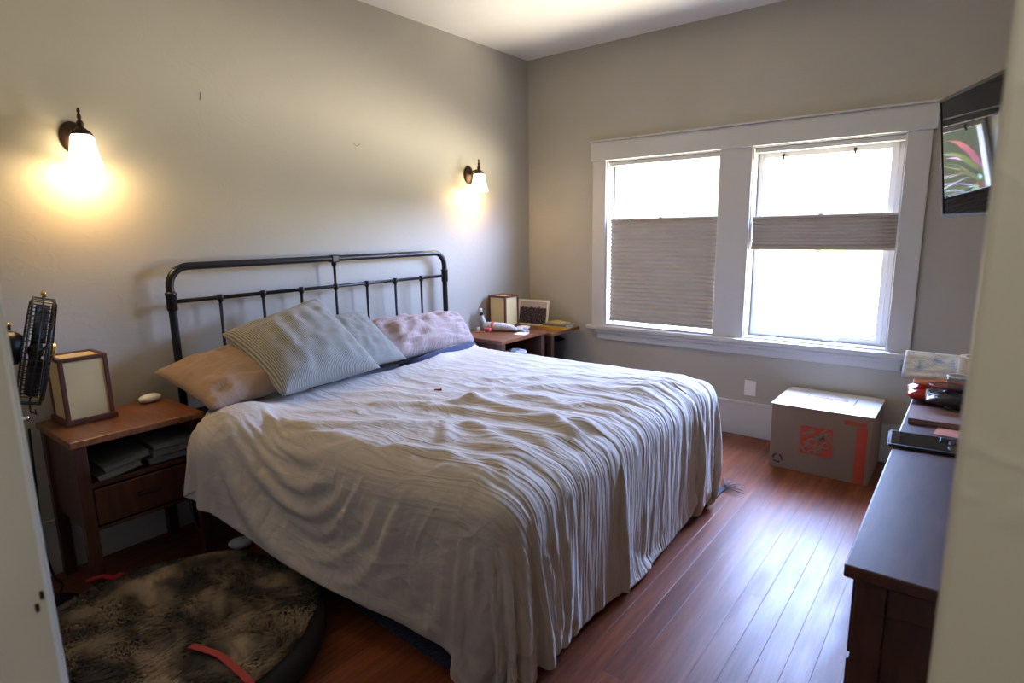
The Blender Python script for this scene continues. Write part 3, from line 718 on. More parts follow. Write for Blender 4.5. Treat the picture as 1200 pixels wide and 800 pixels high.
# plush toy: upright spotted neck and a pale body with a pink band
ty = thing('plush_toy', (.22, -.75, .72), 'pale spotted soft toy with pink band lying on the corner nightstand', 'toy')
z0 = .72
MB().tube([(.10, -.735, z0+.035), (.075, -.75, z0+.09), (.065, -.755, z0+.15), (.062, -.757, z0+.175)], [.022, .016, .014, .013], 12).build('neck', 'toy', ty, True)
MB().lathe([(0, -.014), (.014, -.012), (.016, 0), (.012, .012), (0, .014)], 12, Matrix.Translation((.075, -.762, z0+.135))).build('dark_patch', 'black', ty, True)
MB().tube([(.085, -.745, z0+.03), (.13, -.745, z0+.038), (.19, -.73, z0+.036), (.26, -.70, z0+.034), (.32, -.675, z0+.026), (.37, -.665, z0+.016)], [.018, .034, .036, .034, .024, .012], 14).build('body', 'toy', ty, True)
MB().tube([(.165, -.738, z0+.040), (.185, -.732, z0+.040)], [.0375, .0375], 16).build('band', 'band', ty)
for e in ((.44, -.62), (.45, -.68)): MB().tube([(.36, -.665, z0+.018), (.41, -.66, z0+.016), (e[0], e[1], z0+.010)], [.010, .009, .007], 8).build('limb', 'toy', ty, True)
MB().box((.13, -.80, z0+.001), (.185, -.765, z0+.03), .008).build('ribbon', 'band', ty)
tag(MB().box((.40, -.78, z0), (.49, -.66, z0+.003), .0005, Matrix.Rotation(.3, 3, 'Z')).build('note_paper', 'paper'), 'white slip of paper under the soft toy on the corner nightstand', 'paper')
np_ = thing('notepad', (.33, -.62, z0), 'small propped notepad on the corner nightstand behind the soft toy', 'notepad')
MB().box((.27, -.66, z0+.012), (.37, -.56, z0+.018), .001, Matrix.Rotation(.35, 3, 'Z') @ Matrix.Rotation(-.08, 3, 'Y')).build('page', 'paper', np_)
MB().box((.265, -.665, z0+.001), (.375, -.555, z0+.010), .001, Matrix.Rotation(.35, 3, 'Z')).build('backing', 'mauve', np_)
j = thing('jar', (.10, -.80, z0), 'tiny pale jar beside the soft toy on the corner nightstand', 'jar')
MB().lathe([(0, 0), (.013, 0), (.014, .02), (0, .02)], 14, Matrix.Translation((.075, -.80, z0))).build('body', 'offwhite', j, True, True)
MB().lathe([(0, 0), (.011, 0), (.011, .008), (0, .008)], 14, Matrix.Translation((.075, -.80, z0+.0203))).build('lid', 'white', j, True, True)
tag(MB().tube([(.05, -.90, z0+.004), (.12, -.86, z0+.004), (.17, -.84, z0+.004)], .004, 8).build('pen', 'brass', None, True), 'short pen lying at the near corner of the corner nightstand', 'pen')
tag(MB().box((.10, -.70, z0+.001), (.17, -.665, z0+.012), .003, Matrix.Rotation(.5, 3, 'Z')).build('remote_control', 'black'), 'small black remote beside the lantern on the corner nightstand', 'remote')
t = bmesh.new(); bmesh.ops.create_icosphere(t, subdivisions=4, radius=1)
for v in t.verts: v.co *= 1+.35*N(v.co.x*2.2, v.co.y*2.2, v.co.z*2.2)
tag(MB().merge(t, Matrix.Translation((.38, -.72, .562)) @ Matrix.Diagonal((.075, .085, .032, 1))).build('crumpled_tissue', 'paper', None, True), 'crumpled white tissue on the open shelf of the corner nightstand', 'tissue')

# ------------------------------------------------------------------ sconces
def sconce(y, z, label):
    r = thing('wall_sconce', (0, y, z), label, 'wall lamp', 'wall sconces above the bed')
    Rm = Matrix.Translation((0, y, z)) @ Matrix.Rotation(pi/2, 4, 'Y')
    b = MB().lathe([(0, 0), (.058, 0), (.062, .006), (.058, .014), (.045, .020), (.020, .026), (0, .028)], 32, Rm @ Matrix.Diagonal((1.12, .85, 1, 1)))
    b.build('back_plate', 'bronze', r, True)
    ax = .112
    MB().tube([(.02, y, z+.005), (.05, y, z+.022), (.08, y, z+.030), (ax, y, z+.028)], [.010, .0085, .008, .009], 12).build('arm', 'bronze', r, True)
    MB().lathe([(0, .112), (.004, .110), (.007, .098), (.0045, .090), (.009, .075), (.006, .062), (.012, .055), (.014, .040), (.010, .034), (.018, .028), (.036, .012), (.042, 0), (0, 0)], 20, Matrix.Translation((ax, y, z))).build('finial_cap', 'bronze', r, True)
    prof = [(.036, 0), (.043, -.010), (.047, -.040), (.053, -.075), (.060, -.105), (.066, -.128)]
    s = MB().lathe(prof+[(q-.003, w_) for q, w_ in prof[::-1]], 32, Matrix.Translation((ax, y, z))).build('glass_shade', 'lampglass', r, True)
    MB().lathe([(0, -.01), (.012, -.012), (.012, -.035), (.028, -.070), (.030, -.088), (.020, -.106), (0, -.112)], 20, Matrix.Translation((ax, y, z))).build('bulb', 'lampglass', r, True)
    l = bpy.data.lights.new('sconce_light', 'POINT'); l.energy = SCONCE_W; l.color = (1, .68, .32); l.shadow_soft_size = .03
    lo = bpy.data.objects.new('sconce_light', l); COL.objects.link(lo); lo.location = (ax, y, z-.135)
    return r
SCONCE_W = 9.0
sconce(-3.365, 1.935, 'lit wall sconce with frosted bell shade above the fan side nightstand')
sconce(-.790, 1.935, 'lit wall sconce with frosted bell shade near the room corner')

# ------------------------------------------------------------------ fan
fn = thing('pedestal_fan', (.33, -3.88, 0), 'black wire cage pedestal fan turned side on behind the door frame', 'fan')
fc = at((43, 411), 0, .36)
yaw = radians(14); tilt = radians(-13.5)
axv = Vector((sin(yaw), cos(yaw), 0)); side = Vector((cos(yaw), -sin(yaw), 0))
axv = (axv*cos(tilt)+Vector((0, 0, 1))*sin(tilt)).normalized(); upv = side.cross(axv)
FM = Matrix(((side.x, upv.x, axv.x, fc.x), (side.y, upv.y, axv.y, fc.y), (side.z, upv.z, axv.z, fc.z), (0, 0, 0, 1)))
fp = lambda r, a, h: FM @ Vector((r*cos(a), r*sin(a), h))
RC = .205; HD = .043
b = MB()
for r, h in ((RC, -HD*.75), (RC, HD*.75), (RC+.004, 0)): b.tube([fp(r, 2*pi*k/48, h) for k in range(49)], .0042 if h else .003, 6, False)
for r, h in ((.16, HD*.98), (.10, HD*1.02), (.16, -HD*.98), (.10, -HD*1.02)): b.tube([fp(r, 2*pi*k/36, h) for k in range(37)], .0018, 5, False)
for k in range(54):
    a = 2*pi*k/54
    b.tube([fp(.035, a, HD*1.05), fp(.12, a+.05, HD*1.02), fp(RC-.02, a+.08, HD*.95), fp(RC, a+.09, HD*.7), fp(RC, a+.09, -HD*.7), fp(RC-.02, a+.08, -HD*.95), fp(.12, a+.05, -HD*1.02), fp(.04, a, -HD*1.05)], .0020, 4, False)
b.build('cage', 'iron', fn)
MB().lathe([(0, .012), (.036, .010), (.036, -.004), (0, -.004)], 20, FM @ Matrix.Translation((0, 0, HD*1.05))).build('badge', 'brass', fn, True, True)
b = MB()
for k in range(4):
    a0 = k*pi/2; vs = []
    for i in range(7):
        r = .03+.15*i/6
        for j in range(5):
            w_ = (.35+.45*sin(pi*min(1, i/6+.15)))*(j/4-.5); vs.append(fp(r, a0+w_, .022*(j/4-.5)*2))
    b.add(vs, [(i*5+j, i*5+j+1, (i+1)*5+j+1, (i+1)*5+j) for i in range(6) for j in range(4)])
bl = b.build('blades', 'black', fn, True); sm = bl.modifiers.new('t', 'SOLIDIFY'); sm.thickness = .0015
MB().lathe([(0, .02), (.03, .015), (.035, -.02), (0, -.03)], 20, FM).build('hub', 'iron', fn, True)
MB().lathe([(0, -HD), (.055, -HD-.005), (.068, -HD-.03), (.068, -HD-.10), (.055, -HD-.13), (.03, -HD-.145), (0, -HD-.15)], 28, FM).build('motor_housing', 'black', fn, True)
tk = FM @ Vector((0, RC+.004, 0)); MB().lathe([(0, 0), (.008, 0), (.005, .008), (.010, .014), (.008, .022), (0, .026)], 12, Matrix.Translation(tk)).build('knob', 'brass', fn, True)
mo = FM @ Vector((0, .072, -HD-.05)); MB().lathe([(0, -.004), (.010, -.002), (.010, .012), (.014, .016), (.010, .024), (0, .026)], 12, Matrix.Translation(mo)).build('knob', 'brass', fn, True)
sk_ = FM @ Vector((.0, 0, HD*1.05)); 
piv = FM @ Vector((0, -.07, -HD-.06)); px_, py_ = piv.x, piv.y
MB().tube([FM @ Vector((0, -.05, -HD-.06)), piv, (px_, py_, piv.z-.10), (px_, py_, piv.z-.14)], [.016, .014, .012, .016], 12).build('neck', 'iron', fn, True)
MB().tube([(px_, py_, .02), (px_, py_, piv.z-.10)], .0125, 14).build('pole', 'iron', fn, True)
kn = Vector((px_+.02, py_+.02, .83)); MB().tube([kn, kn+Vector((.02, .02, 0)), kn+Vector((.03, .03, -.002))], [.006, .012, .010], 10).build('knob', 'chrome', fn, True)
MB().lathe([(0, .03), (.03, .03), (.05, .022), (.135, .012), (.145, .004), (.145, 0), (0, 0)], 36, Matrix.Translation((px_, py_, 0))).build('base', 'iron', fn, True)
fl_ = FM @ Vector((0, -RC, 0))
b = MB().tube([fl_, fl_+Vector((.004, 0, -.035)), fl_+Vector((.018, .012, -.045)), fl_+Vector((.018, .012, -.025))], .004, 6)
b.build('cage_clip', 'iron', fn, True)
# power cables by the left nightstand
def cable(pts, r, label, m='black'):
    P = [Vector(p) for p in pts]; out = []
    for k in range(len(P)-1):
        a, b_, c_, d_ = P[max(k-1, 0)], P[k], P[k+1], P[min(k+2, len(P)-1)]
        for t_ in range(8):
            t1 = t_/8; out.append(.5*((2*b_)+(c_-a)*t1+(2*a-5*b_+4*c_-d_)*t1**2+(3*b_-a-3*c_+d_)*t1**3))
    out.append(P[-1])
    return tag(MB().tube(out, r, 8).build('power_cable', m, None, True), label, 'cable')
cable([(.012+.02, -3.69, .70), (.035, -3.70, .45), (.05, -3.71, .20), (.06, -3.70, .03), (.14, -3.69, .006), (.22, -3.72, .006)], .005, 'black power cable hanging down the wall side of the fan side nightstand')
cable([(.10, -3.125, .50), (.09, -3.120, .30), (.12, -3.118, .12), (.16, -3.11, .02), (.26, -3.10, .006)], .003, 'thin cable dropping between the fan side nightstand and the bed', 'greycover')

# ------------------------------------------------------------------ dog bed
DC = (1.03, -3.605); DR = .535
db = thing('dog_bed', (DC[0], DC[1], 0), 'round dog bed with brown faux fur top and black rim on the floor', 'dog bed')
MB().lathe([(0, 0), (DR-.03, 0), (DR, .02), (DR+.004, .06), (DR, .10), (DR-.02, .118), (DR-.04, .12), (0, .12)], 64, Matrix.Translation((DC[0], DC[1], 0))).build('rim', 'rubber', db, True)
bm = bmesh.new(); uv = []
rings = []
for i in range(26):
    r = (DR-.035)*i/25
    rings.append([bm.verts.new((DC[0]+r*cos(2*pi*q/72), DC[1]+r*sin(2*pi*q/72), .122+.022*(1-(i/25)**4)+.008*N(r*cos(2*pi*q/72)*5, r*sin(2*pi*q/72)*5, 2))) for q in range(72)] if i else [bm.verts.new((DC[0], DC[1], .145))])
for i in range(25):
    for q in range(72):
        q2 = (q+1) % 72
        if i == 0: bm.faces.new((rings[0][0], rings[1][q], rings[1][q2]))
        else: bm.faces.new((rings[i][q], rings[i+1][q], rings[i+1][q2], rings[i][q2]))
rnd = random.Random(5)
for k in range(30000):
    r = (DR-.03)*math.sqrt(rnd.random()); a = rnd.random()*2*pi
    x, y = r*cos(a), r*sin(a)
    fl = N(x*2.2, y*2.2, 5)*3.0+N(x*7, y*7, 6)*1.6
    dr_ = Vector((cos(fl), sin(fl), .55+.35*rnd.random())).normalized()
    ln = .034+.024*rnd.random(); z = .122+.020*(1-(r/DR)**4)
    p = Vector((DC[0]+x, DC[1]+y, z)); sd = dr_.cross(Vector((0, 0, 1))).normalized()*.0024
    q1 = p+dr_*ln*.6; q2 = p+dr_*ln-Vector((0, 0, .006))
    v = [bm.verts.new(w_) for w_ in (p-sd, p+sd, q1+sd*.8, q1-sd*.8, q2)]
    bm.faces.new(v[:4]); bm.faces.new((v[3], v[2], v[4]))
me = bpy.data.meshes.new('faux_fur_top'); bm.to_mesh(me); bm.free()
for p in me.polygons: p.use_smooth = True
place(bpy.data.objects.new('faux_fur_top', me), 'faux_fur_top', 'fur', db)
def strap(pts, w_, th, label):
    P = [Vector(p) for p in pts]; out = []
    for k in range(len(P)-1):
        a, b_, c_, d_ = P[max(k-1, 0)], P[k], P[k+1], P[min(k+2, len(P)-1)]
        for t_ in range(6):
            t1 = t_/6; out.append(.5*((2*b_)+(c_-a)*t1+(2*a-5*b_+4*c_-d_)*t1**2+(3*b_-a-3*c_+d_)*t1**3))
    out.append(P[-1]); vs = []
    for k, p in enumerate(out):
        d_ = (out[min(k+1, len(out)-1)]-out[max(k-1, 0)]).normalized(); s_ = d_.cross(Vector((0, 0, 1))).normalized()*w_/2; u_ = Vector((0, 0, th/2))
        vs += [p-s_-u_, p+s_-u_, p+s_+u_, p-s_+u_]
    fs = [(4*k+a, 4*k+(a+1) % 4, 4*k+4+(a+1) % 4, 4*k+4+a) for k in range(len(out)-1) for a in range(4)]+[(0, 1, 2, 3), (len(vs)-4, len(vs)-1, len(vs)-2, len(vs)-3)]
    return tag(MB().add(vs, fs).build('leash', 'leash'), label, 'leash')
z = .172
L1 = [at(p, 2, z) for p in ((223, 757), (240, 761), (258, 768), (275, 782), (292, 799), (305, 822))]
strap(L1, .022, .004, 'red webbing strap curving over the middle of the dog bed')
L2 = [at(p, 2, .150) for p in ((101, 683), (120, 677), (134, 679), (143, 673))]
for p in L2: p.z = .158
strap(L2, .024, .004, 'red webbing strap at the dog bed rim beside the nightstand leg')
wh = at((286, 633), 2, .03)
t = bmesh.new(); bmesh.ops.create_uvsphere(t, u_segments=20, v_segments=12, radius=1)
tag(MB().merge(t, Matrix.Translation((wh.x, wh.y-.02, .027)) @ Matrix.Rotation(.9, 4, 'Z') @ Matrix.Diagonal((.055, .038, .026, 1))).build('slipper', 'white', None, True), 'small white rounded shape on the dark floor under the duvet edge', 'slipper')
# rug below the bed foot
rg = thing('area_rug', (1.6, -2.1, 0), 'dark navy rug under the foot of the bed with tassels at one corner', 'rug')
MB().box((1.12, -3.03, .001), (2.11, -1.00, .014), .004, Matrix.Rotation(radians(-2.6), 3, 'Z')).build('pile', 'rug', rg)
for k in range(7):
    y = -1.05+.012*k; x = 2.20+.01*k if k > 3 else 2.2
    a = radians(-10+20*k+rnd.random()*14)
    p0 = Vector((2.150-.002*k, -1.045+.008*k, .010)); ln = .10+.03*rnd.random()
    MB().tube([p0, p0+Vector((cos(a)*ln*.5, sin(a)*ln*.5, .012)), p0+Vector((cos(a)*ln, sin(a)*ln, .003))], [.004, .0035, .002], 6).build('tassel', 'fringe', rg, True)

# ------------------------------------------------------------------ cardboard box
B0, B1 = Vector((2.250, -.492, 0)), Vector((2.800, -.032, .418))
bxo = thing('cardboard_box', ((B0.x+B1.x)/2, (B0.y+B1.y)/2, 0), 'large brown cardboard box with orange print on the floor under the right window', 'box')
MB().box(B0, (B1.x, B1.y, B1.z-.006), .004).build('carton', 'card', bxo)
mid = (B0.y+B1.y)/2
MB().box((B0.x, B0.y, B1.z-.005), (B1.x, mid-.001, B1.z), .001).build('flap', 'card', bxo)
MB().box((B0.x, mid+.001, B1.z-.005), (B1.x, B1.y, B1.z), .001).build('flap', 'card', bxo)
b = MB(); nx_, ny_ = 40, 24; vs = []
for i in range(nx_+1):
    for j in range(ny_+1):
        x = B0.x-.006+(B1.x-B0.x+.012)*i/nx_; y = B0.y-.004+(B1.y-B0.y+.004)*j/ny_
        vs.append((x, y, B1.z+.003+.002*N(x*14, y*14, 3)+(-.004 if j == 0 or i in (0, nx_) else 0)))
b.add(vs, [(i*(ny_+1)+j, (i+1)*(ny_+1)+j, (i+1)*(ny_+1)+j+1, i*(ny_+1)+j+1) for i in range(nx_) for j in range(ny_)])
b.build('taped_top_sheet', 'tape', bxo, True)  # clear tape with its glare painted white
FR = lambda x, z: Matrix.Translation((x, B0.y-.0012, z)) @ Matrix.Rotation(pi/2, 4, 'X')
def sq(cx, cz, s): return [(cx-s/2, cz-s/2), (cx+s/2, cz-s/2), (cx+s/2, cz+s/2), (cx-s/2, cz+s/2)]
lc = (2.512, .215)
b = MB(); p = sq(lc[0], lc[1], .178); b.box((p[0][0], B0.y-.0008, p[0][1]), (p[2][0], B0.y, p[2][1])); b.build('orange_square_logo', 'orange', bxo)
rotm = Matrix.Rotation(radians(40), 4, 'Z')
for body, size, off in (('THE', .040, (-.046, .050)), ('HOME', .074, (-.004, .002)), ('DEPOT', .056, (.036, -.040))):
    text_mesh('logo_lettering', body, size, 'card', bxo, FR(lc[0], lc[1]) @ Matrix.Translation((off[0]*.9, off[1]*.9, .0006)) @ rotm, bold=.0018, spacing=.92)
b = MB().box((B1.x-.078, B0.y-.0008, .0), (B1.x-.022, B0.y, .345)); b.build('orange_side_stripe', 'orange', bxo)
b = MB().box((B1.x-.145, B0.y-.0009, .352), (B1.x-.030, B0.y, .378)); b.build('orange_top_bar', 'orange', bxo)
text_mesh('bar_lettering', 'LARGE', .020, 'card', bxo, FR(B1.x-.087, .364) @ Matrix.Translation((0, 0, .0006)))
# recycling mark: three bent arrows
b = MB(); rc = (B0.x+.05, .062)
for k in range(3):
    a0 = radians(90+120*k)
    for i in range(6):
        a, a2 = a0+radians(12)*i+.1, a0+radians(12)*(i+1)+.1
        P_ = lambda r, an: (rc[0]+r*cos(an), B0.y-.0009, rc[1]+r*sin(an))
        b.add([P_(.020, a), P_(.031, a), P_(.031, a2), P_(.020, a2)], [(0, 1, 2, 3)])
    a = a0+radians(72)+.1
    b.add([(rc[0]+.014*cos(a), B0.y-.0009, rc[1]+.014*sin(a)), (rc[0]+.037*cos(a), B0.y-.0009, rc[1]+.037*sin(a)), (rc[0]+.026*cos(a+.42), B0.y-.0009, rc[1]+.026*sin(a+.42))], [(0, 1, 2)])
b.build('recycling_mark', 'print', bxo)
text_mesh('top_lettering', 'WARNING', .042, 'orange', bxo, Matrix.Translation((2.53, -.235, B1.z+.0075)))
for xx in (2.40, 2.67): MB().box((xx, -.34, B1.z+.0062), (xx+.003, -.16, B1.z+.0075)).build('top_crease_mark', 'print', bxo)

# ------------------------------------------------------------------ dresser
DZ = .82; DFX = 3.028; DY0, DY1 = -3.035, -1.40
dr_ = thing('dresser', (3.26, -2.2, 0), 'long dark brown wooden dresser along the right wall', 'dresser')
MB().box((DFX, DY0, DZ-.028), (XR-.03, DY1, DZ), .004).build('top', 'walnut', dr_)
x0, x1, y0, y1 = DFX+.022, XR-.04, DY0+.018, DY1-.018
for x in (x0, x1-.055):
    for y in (y0, y1-.055): MB().box((x, y, 0), (x+.055, y+.055, DZ-.028), .003).build('corner_post', 'walnut_side', dr_)
for y in (y0, y1):
    s_ = 1 if y == y0 else -1
    ya, yb = sorted((y+.008*s_, y+.028*s_))
    MB().box((x0+.055, ya, DZ-.10), (x1-.055, yb, DZ-.028), .002).build('upper_rail', 'walnut_side', dr_)
    MB().box((x0+.055, ya, .10), (x1-.055, yb, .17), .002).build('lower_rail', 'walnut_side', dr_)
    ya, yb = sorted((y+.018*s_, y+.028*s_))
    MB().box((x0+.055, ya, .17), (x1-.055, yb, DZ-.10), .001).build('side_panel', 'walnut_side', dr_)
MB().box((x1-.02, y0+.055, .10), (x1-.008, y1-.055, DZ-.028)).build('back_panel', 'walnut_side', dr_)
MB().box((x0+.02, y0+.055, .09), (x1-.02, y1-.055, .105)).build('bottom_board', 'walnut_side', dr_)
rows = [(.115, .33), (.345, .56), (.575, .77)]
ym = (y0+y1)/2
MB().box((x0+.003, ym-.015, .10), (x0+.05, ym+.015, DZ-.028), .002).build('centre_stile', 'walnut_side', dr_)
for za, zb in rows:
    for ya, yb in ((y0+.06, ym-.02), (ym+.02, y1-.06)):
        dd = MB().box((x0-.012, ya, za), (x0+.012, yb, zb), .004).build('drawer', 'walnut_side', dr_)
        for yk in (ya+(yb-ya)*.25, ya+(yb-ya)*.75):
            MB().lathe([(0, .010), (.010, .009), (.013, .006), (.009, .003), (.007, 0), (0, 0)], 14, Matrix.Translation((x0-.012, yk, (za+zb)/2)) @ Matrix.Rotation(-pi/2, 4, 'Y')).build('knob', 'bronze', dd, True)
# things on the dresser
tb = thing('tablet', (3.12, -2.13, DZ), 'black tablet lying face up across the dresser edge', 'tablet')
TR = Matrix.Translation((3.125, -2.125, DZ)) @ Matrix.Rotation(radians(4), 4, 'Z')
t = bmesh.new(); bmesh.ops.create_cube(t, size=1)
for v in t.verts: v.co = Vector((v.co.x*.235, v.co.y*.165, v.co.z*.009+.0045))
bmesh.ops.bevel(t, geom=t.edges[:], offset=.005, segments=3, affect='EDGES'); MB().merge(t, TR).build('body', 'black', tb, True, True)
t = bmesh.new(); bmesh.ops.create_cube(t, size=1)
for v in t.verts: v.co = Vector((v.co.x*.215, v.co.y*.135, v.co.z*.0006+.0093))
MB().merge(t, TR).build('screen', 'screen', tb)
book((3.125, -1.80, DZ), .175, .20, .016, 3, 'mauve', 'mauve covered book on the dresser between tablet and snack bags', 'paper', 'books on the dresser')
tag(MB().box((3.13, -1.70, DZ+.0165), (3.27, -1.57, DZ+.028), .002, Matrix.Rotation(.15, 3, 'Z')).build('green_box', 'green'), 'flat green packet on the dresser below the dark snack bag', 'packet')
tag(MB().box((3.125, -2.01, DZ+.0005), (3.27, -1.925, DZ+.0025), .0004, Matrix.Rotation(-.12, 3, 'Z')).build('envelope', 'salmon'), 'salmon coloured envelope on the dresser behind the tablet', 'envelope')
def bag(name, c, sx, sy, h, rot, material, label, cat, seed=0, wrinkle=.012, tilt=0, tx=0, seal=None):
    q = thing(name, c, label, cat)
    Mx = Matrix.Translation(c) @ Matrix.Rotation(radians(rot), 4, 'Z') @ Matrix.Rotation(radians(tilt), 4, 'Y') @ Matrix.Rotation(radians(tx), 4, 'X')
    n = 28; bm = bmesh.new(); G = []
    for side in (1, -1):
        g = []
        for i in range(n+1):
            row = []
            for j in range(n+1):
                s_, t_ = 2*i/n-1, 2*j/n-1; edge = i in (0, n) or j in (0, n)
                if side == -1 and edge: row.append(G[0][i][j]); continue
                hh = h/2*((1-abs(s_)**2.6)**.6)*((1-abs(t_)**4)**.5)
                if not edge: hh += wrinkle*N(s_*3+seed, t_*3, side*2+seed)*min(1, 6*(1-max(abs(s_), abs(t_))))
                row.append(bm.verts.new(Mx @ Vector((s_*sx/2*(1-.04*(1-t_*t_)*0), t_*sy/2, h/2+hh*side))))
            g.append(row)
        G.append(g)
        for i in range(n):
            for j in range(n):
                try: bm.faces.new((g[i][j], g[i+1][j], g[i+1][j+1], g[i][j+1]) if side == 1 else (g[i][j+1], g[i+1][j+1], g[i+1][j], g[i][j]))
                except ValueError: pass
    me = bpy.data.meshes.new('pouch'); bm.to_mesh(me); bm.free()
    for p in me.polygons: p.use_smooth = True
    place(bpy.data.objects.new('pouch', me), 'pouch', material, q)
    if seal:
        sx2 = sx/2+.001
        t = bmesh.new(); bmesh.ops.create_cube(t, size=1)
        for v in t.verts: v.co = Vector((-sx/2+.004+v.co.x*.022, v.co.y*sy*.98, h/2+v.co.z*.003))
        MB().merge(t, Mx).build('seal_strip', seal, q)
    return q
bag('snack_bag', (3.125, -1.52, DZ+.002), .235, .19, .055, 4, 'red', 'shiny red snack bag at the far end of the dresser, under the mailer', 'snack bag', 2)
bag('snack_bag', (3.135, -1.50, DZ+.057), .22, .16, .028, 0, 'salmon', 'orange snack bag between the red bag and bubble mailer', 'snack bag', 5, .006, 0, 0, None)
bag('bubble_mailer', (3.118, -1.48, DZ+.118), .27, .12, .03, -3, 'mailer', 'white and blue plastic mailer topmost on the pile of bags', 'mailer', 7, .008, 0, 58, None)
bag('snack_bag', (3.185, -1.665, DZ+.030), .22, .13, .045, 3, 'darkbag', 'dark glossy snack bag in front of the red bag', 'snack bag', 9, .012, 0, 10, None)
# a clear food tub with a magenta rim in front of it
tb2 = thing('plastic_tub', (3.125, -1.64, DZ+.03), 'clear shallow tub with magenta rim resting on the dark snack bag', 'tub')
MB().lathe([(.048, .045), (.052, .048), (.056, .046), (.052, .042)], 28, Matrix.Translation((3.135, -1.62, DZ+.040))).build('rim', 'magenta', tb2, True)
MB().lathe([(0, 0), (.040, 0), (.050, .044), (.047, .044), (.037, .003), (0, .003)], 28, Matrix.Translation((3.135, -1.62, DZ+.040))).build('tub', 'clearplastic', tb2, True)
tr_ = thing('tape_roll', (3.20, -1.60, DZ+.12), 'wide white tape roll standing highest beside the wall end on the dresser', 'tape')
TM = Matrix.Translation((3.215, -1.56, DZ+.118))
MB().lathe([(.034, 0), (.054, 0), (.054, .075), (.034, .075), (.034, 0)], 36, TM).build('tape', 'offwhite', tr_, True, True)
MB().lathe([(.031, .0), (.034, .0), (.034, .076), (.031, .076), (.031, 0)], 36, TM).build('core', 'card', tr_, True, True)
cp = thing('plastic_cup', (3.175, -1.66, DZ+.07), 'clear plastic cup standing before the white tape roll', 'cup')
MB().lathe([(0, 0), (.026, 0), (.034, .075), (.032, .075), (.024, .003), (0, .003)], 28, Matrix.Translation((3.168, -1.68, DZ+.062))).build('cup', 'clearplastic', cp, True)
MB().lathe([(.034, .072), (.0365, .074), (.034, .078), (.0315, .076), (.034, .072)], 28, Matrix.Translation((3.168, -1.68, DZ+.062))).build('rim', 'white', cp, True)
tag(MB().lathe([(0, 0), (.020, 0), (.024, .055), (.022, .056), (.018, .003), (0, .003)], 24, Matrix.Translation((3.205, -1.84, DZ+.0165))).build('small_glass', 'clearplastic', None, True), 'small clear glass beside the salmon envelope at the partition edge', 'glass')

# ------------------------------------------------------------------ television on a wall arm
tv = thing('television', (3.2, -1.1, 1.8), 'black flat television angled on the right wall reflecting the window', 'television')
ya = radians(23); tl = radians(7)
ex = Vector((sin(ya), -cos(ya), 0)); nh = Vector((-cos(ya), -sin(ya), 0)); en = nh*cos(tl)-Vector((0, 0, 1))*sin(tl); eu = nh*sin(tl)+Vector((0, 0, 1))*cos(tl)
TW, TH = .955, .555
org = Vector((3.022, -.655, 1.535))
TVM = Matrix(((ex.x, eu.x, en.x, org.x), (ex.y, eu.y, en.y, org.y), (ex.z, eu.z, en.z, org.z), (0, 0, 0, 1)))
def tvb(name, a, b_, m, bev=.003):
    t = bmesh.new(); bmesh.ops.create_cube(t, size=1); A_, B_ = Vector(a), Vector(b_); d_ = B_-A_
    for v in t.verts: v.co = Vector((v.co.x*d_.x, v.co.y*d_.y, v.co.z*d_.z))+(A_+B_)/2
    if bev: bmesh.ops.bevel(t, geom=t.edges[:], offset=bev, segments=2, affect='EDGES')
    return MB().merge(t, TVM).build(name, m, tv)
tvb('housing', (0, 0, -.045), (TW, TH, -.003), 'black')
b = MB()
for a, b_ in (((0, 0, -.004), (TW, .016, .004)), ((0, TH-.014, -.004), (TW, TH, .004)), ((0, .016, -.004), (.014, TH-.014, .004)), ((TW-.014, .016, -.004), (TW, TH-.014, .004))):
    t = bmesh.new(); bmesh.ops.create_cube(t, size=1); A_, B_ = Vector(a), Vector(b_); d_ = B_-A_
    for v in t.verts: v.co = Vector((v.co.x*d_.x, v.co.y*d_.y, v.co.z*d_.z))+(A_+B_)/2
    bmesh.ops.bevel(t, geom=t.edges[:], offset=.002, segments=2, affect='EDGES'); b.merge(t, TVM)
b.build('bezel', 'bezel', tv)
tvb('screen', (.014, .016, -.003), (TW-.014, TH-.014, 0), 'screen', 0)
tc = TVM @ Vector((TW/2, TH/2, -.045))
MB().tube([tc, Vector((3.40, tc.y, tc.z)), Vector((XR-.03, tc.y-.02, tc.z))], .018, 10).build('wall_arm', 'black', tv)
MB().box((XR-.028, tc.y-.10, tc.z-.12), (XR-.001, tc.y+.06, tc.z+.12), .003).build('wall_bracket', 'black', tv)

# ------------------------------------------------------------------ added hall fill lamp (unseen, behind the camera)
hl = thing('hall_fill_lamp', (3.33, -4.52, H), 'round lamp added unseen in the hallway to light the door frame', 'ceiling lamp')
MB().lathe([(.0, -.085), (.08, -.075), (.13, -.045), (.145, -.012), (.145, 0)], 32, Matrix.Translation((3.33, -4.52, H-.001))).build('glass_bowl', 'hallglass', hl, True)
l = bpy.data.lights.new('hall_fill_light', 'AREA'); l.shape = 'DISK'; l.size = .3; l.energy = 15; l.color = (1, .93, .82)
lo = bpy.data.objects.new('hall_fill_light', l); COL.objects.link(lo); lo.location = (3.33, -4.52, H-.10)

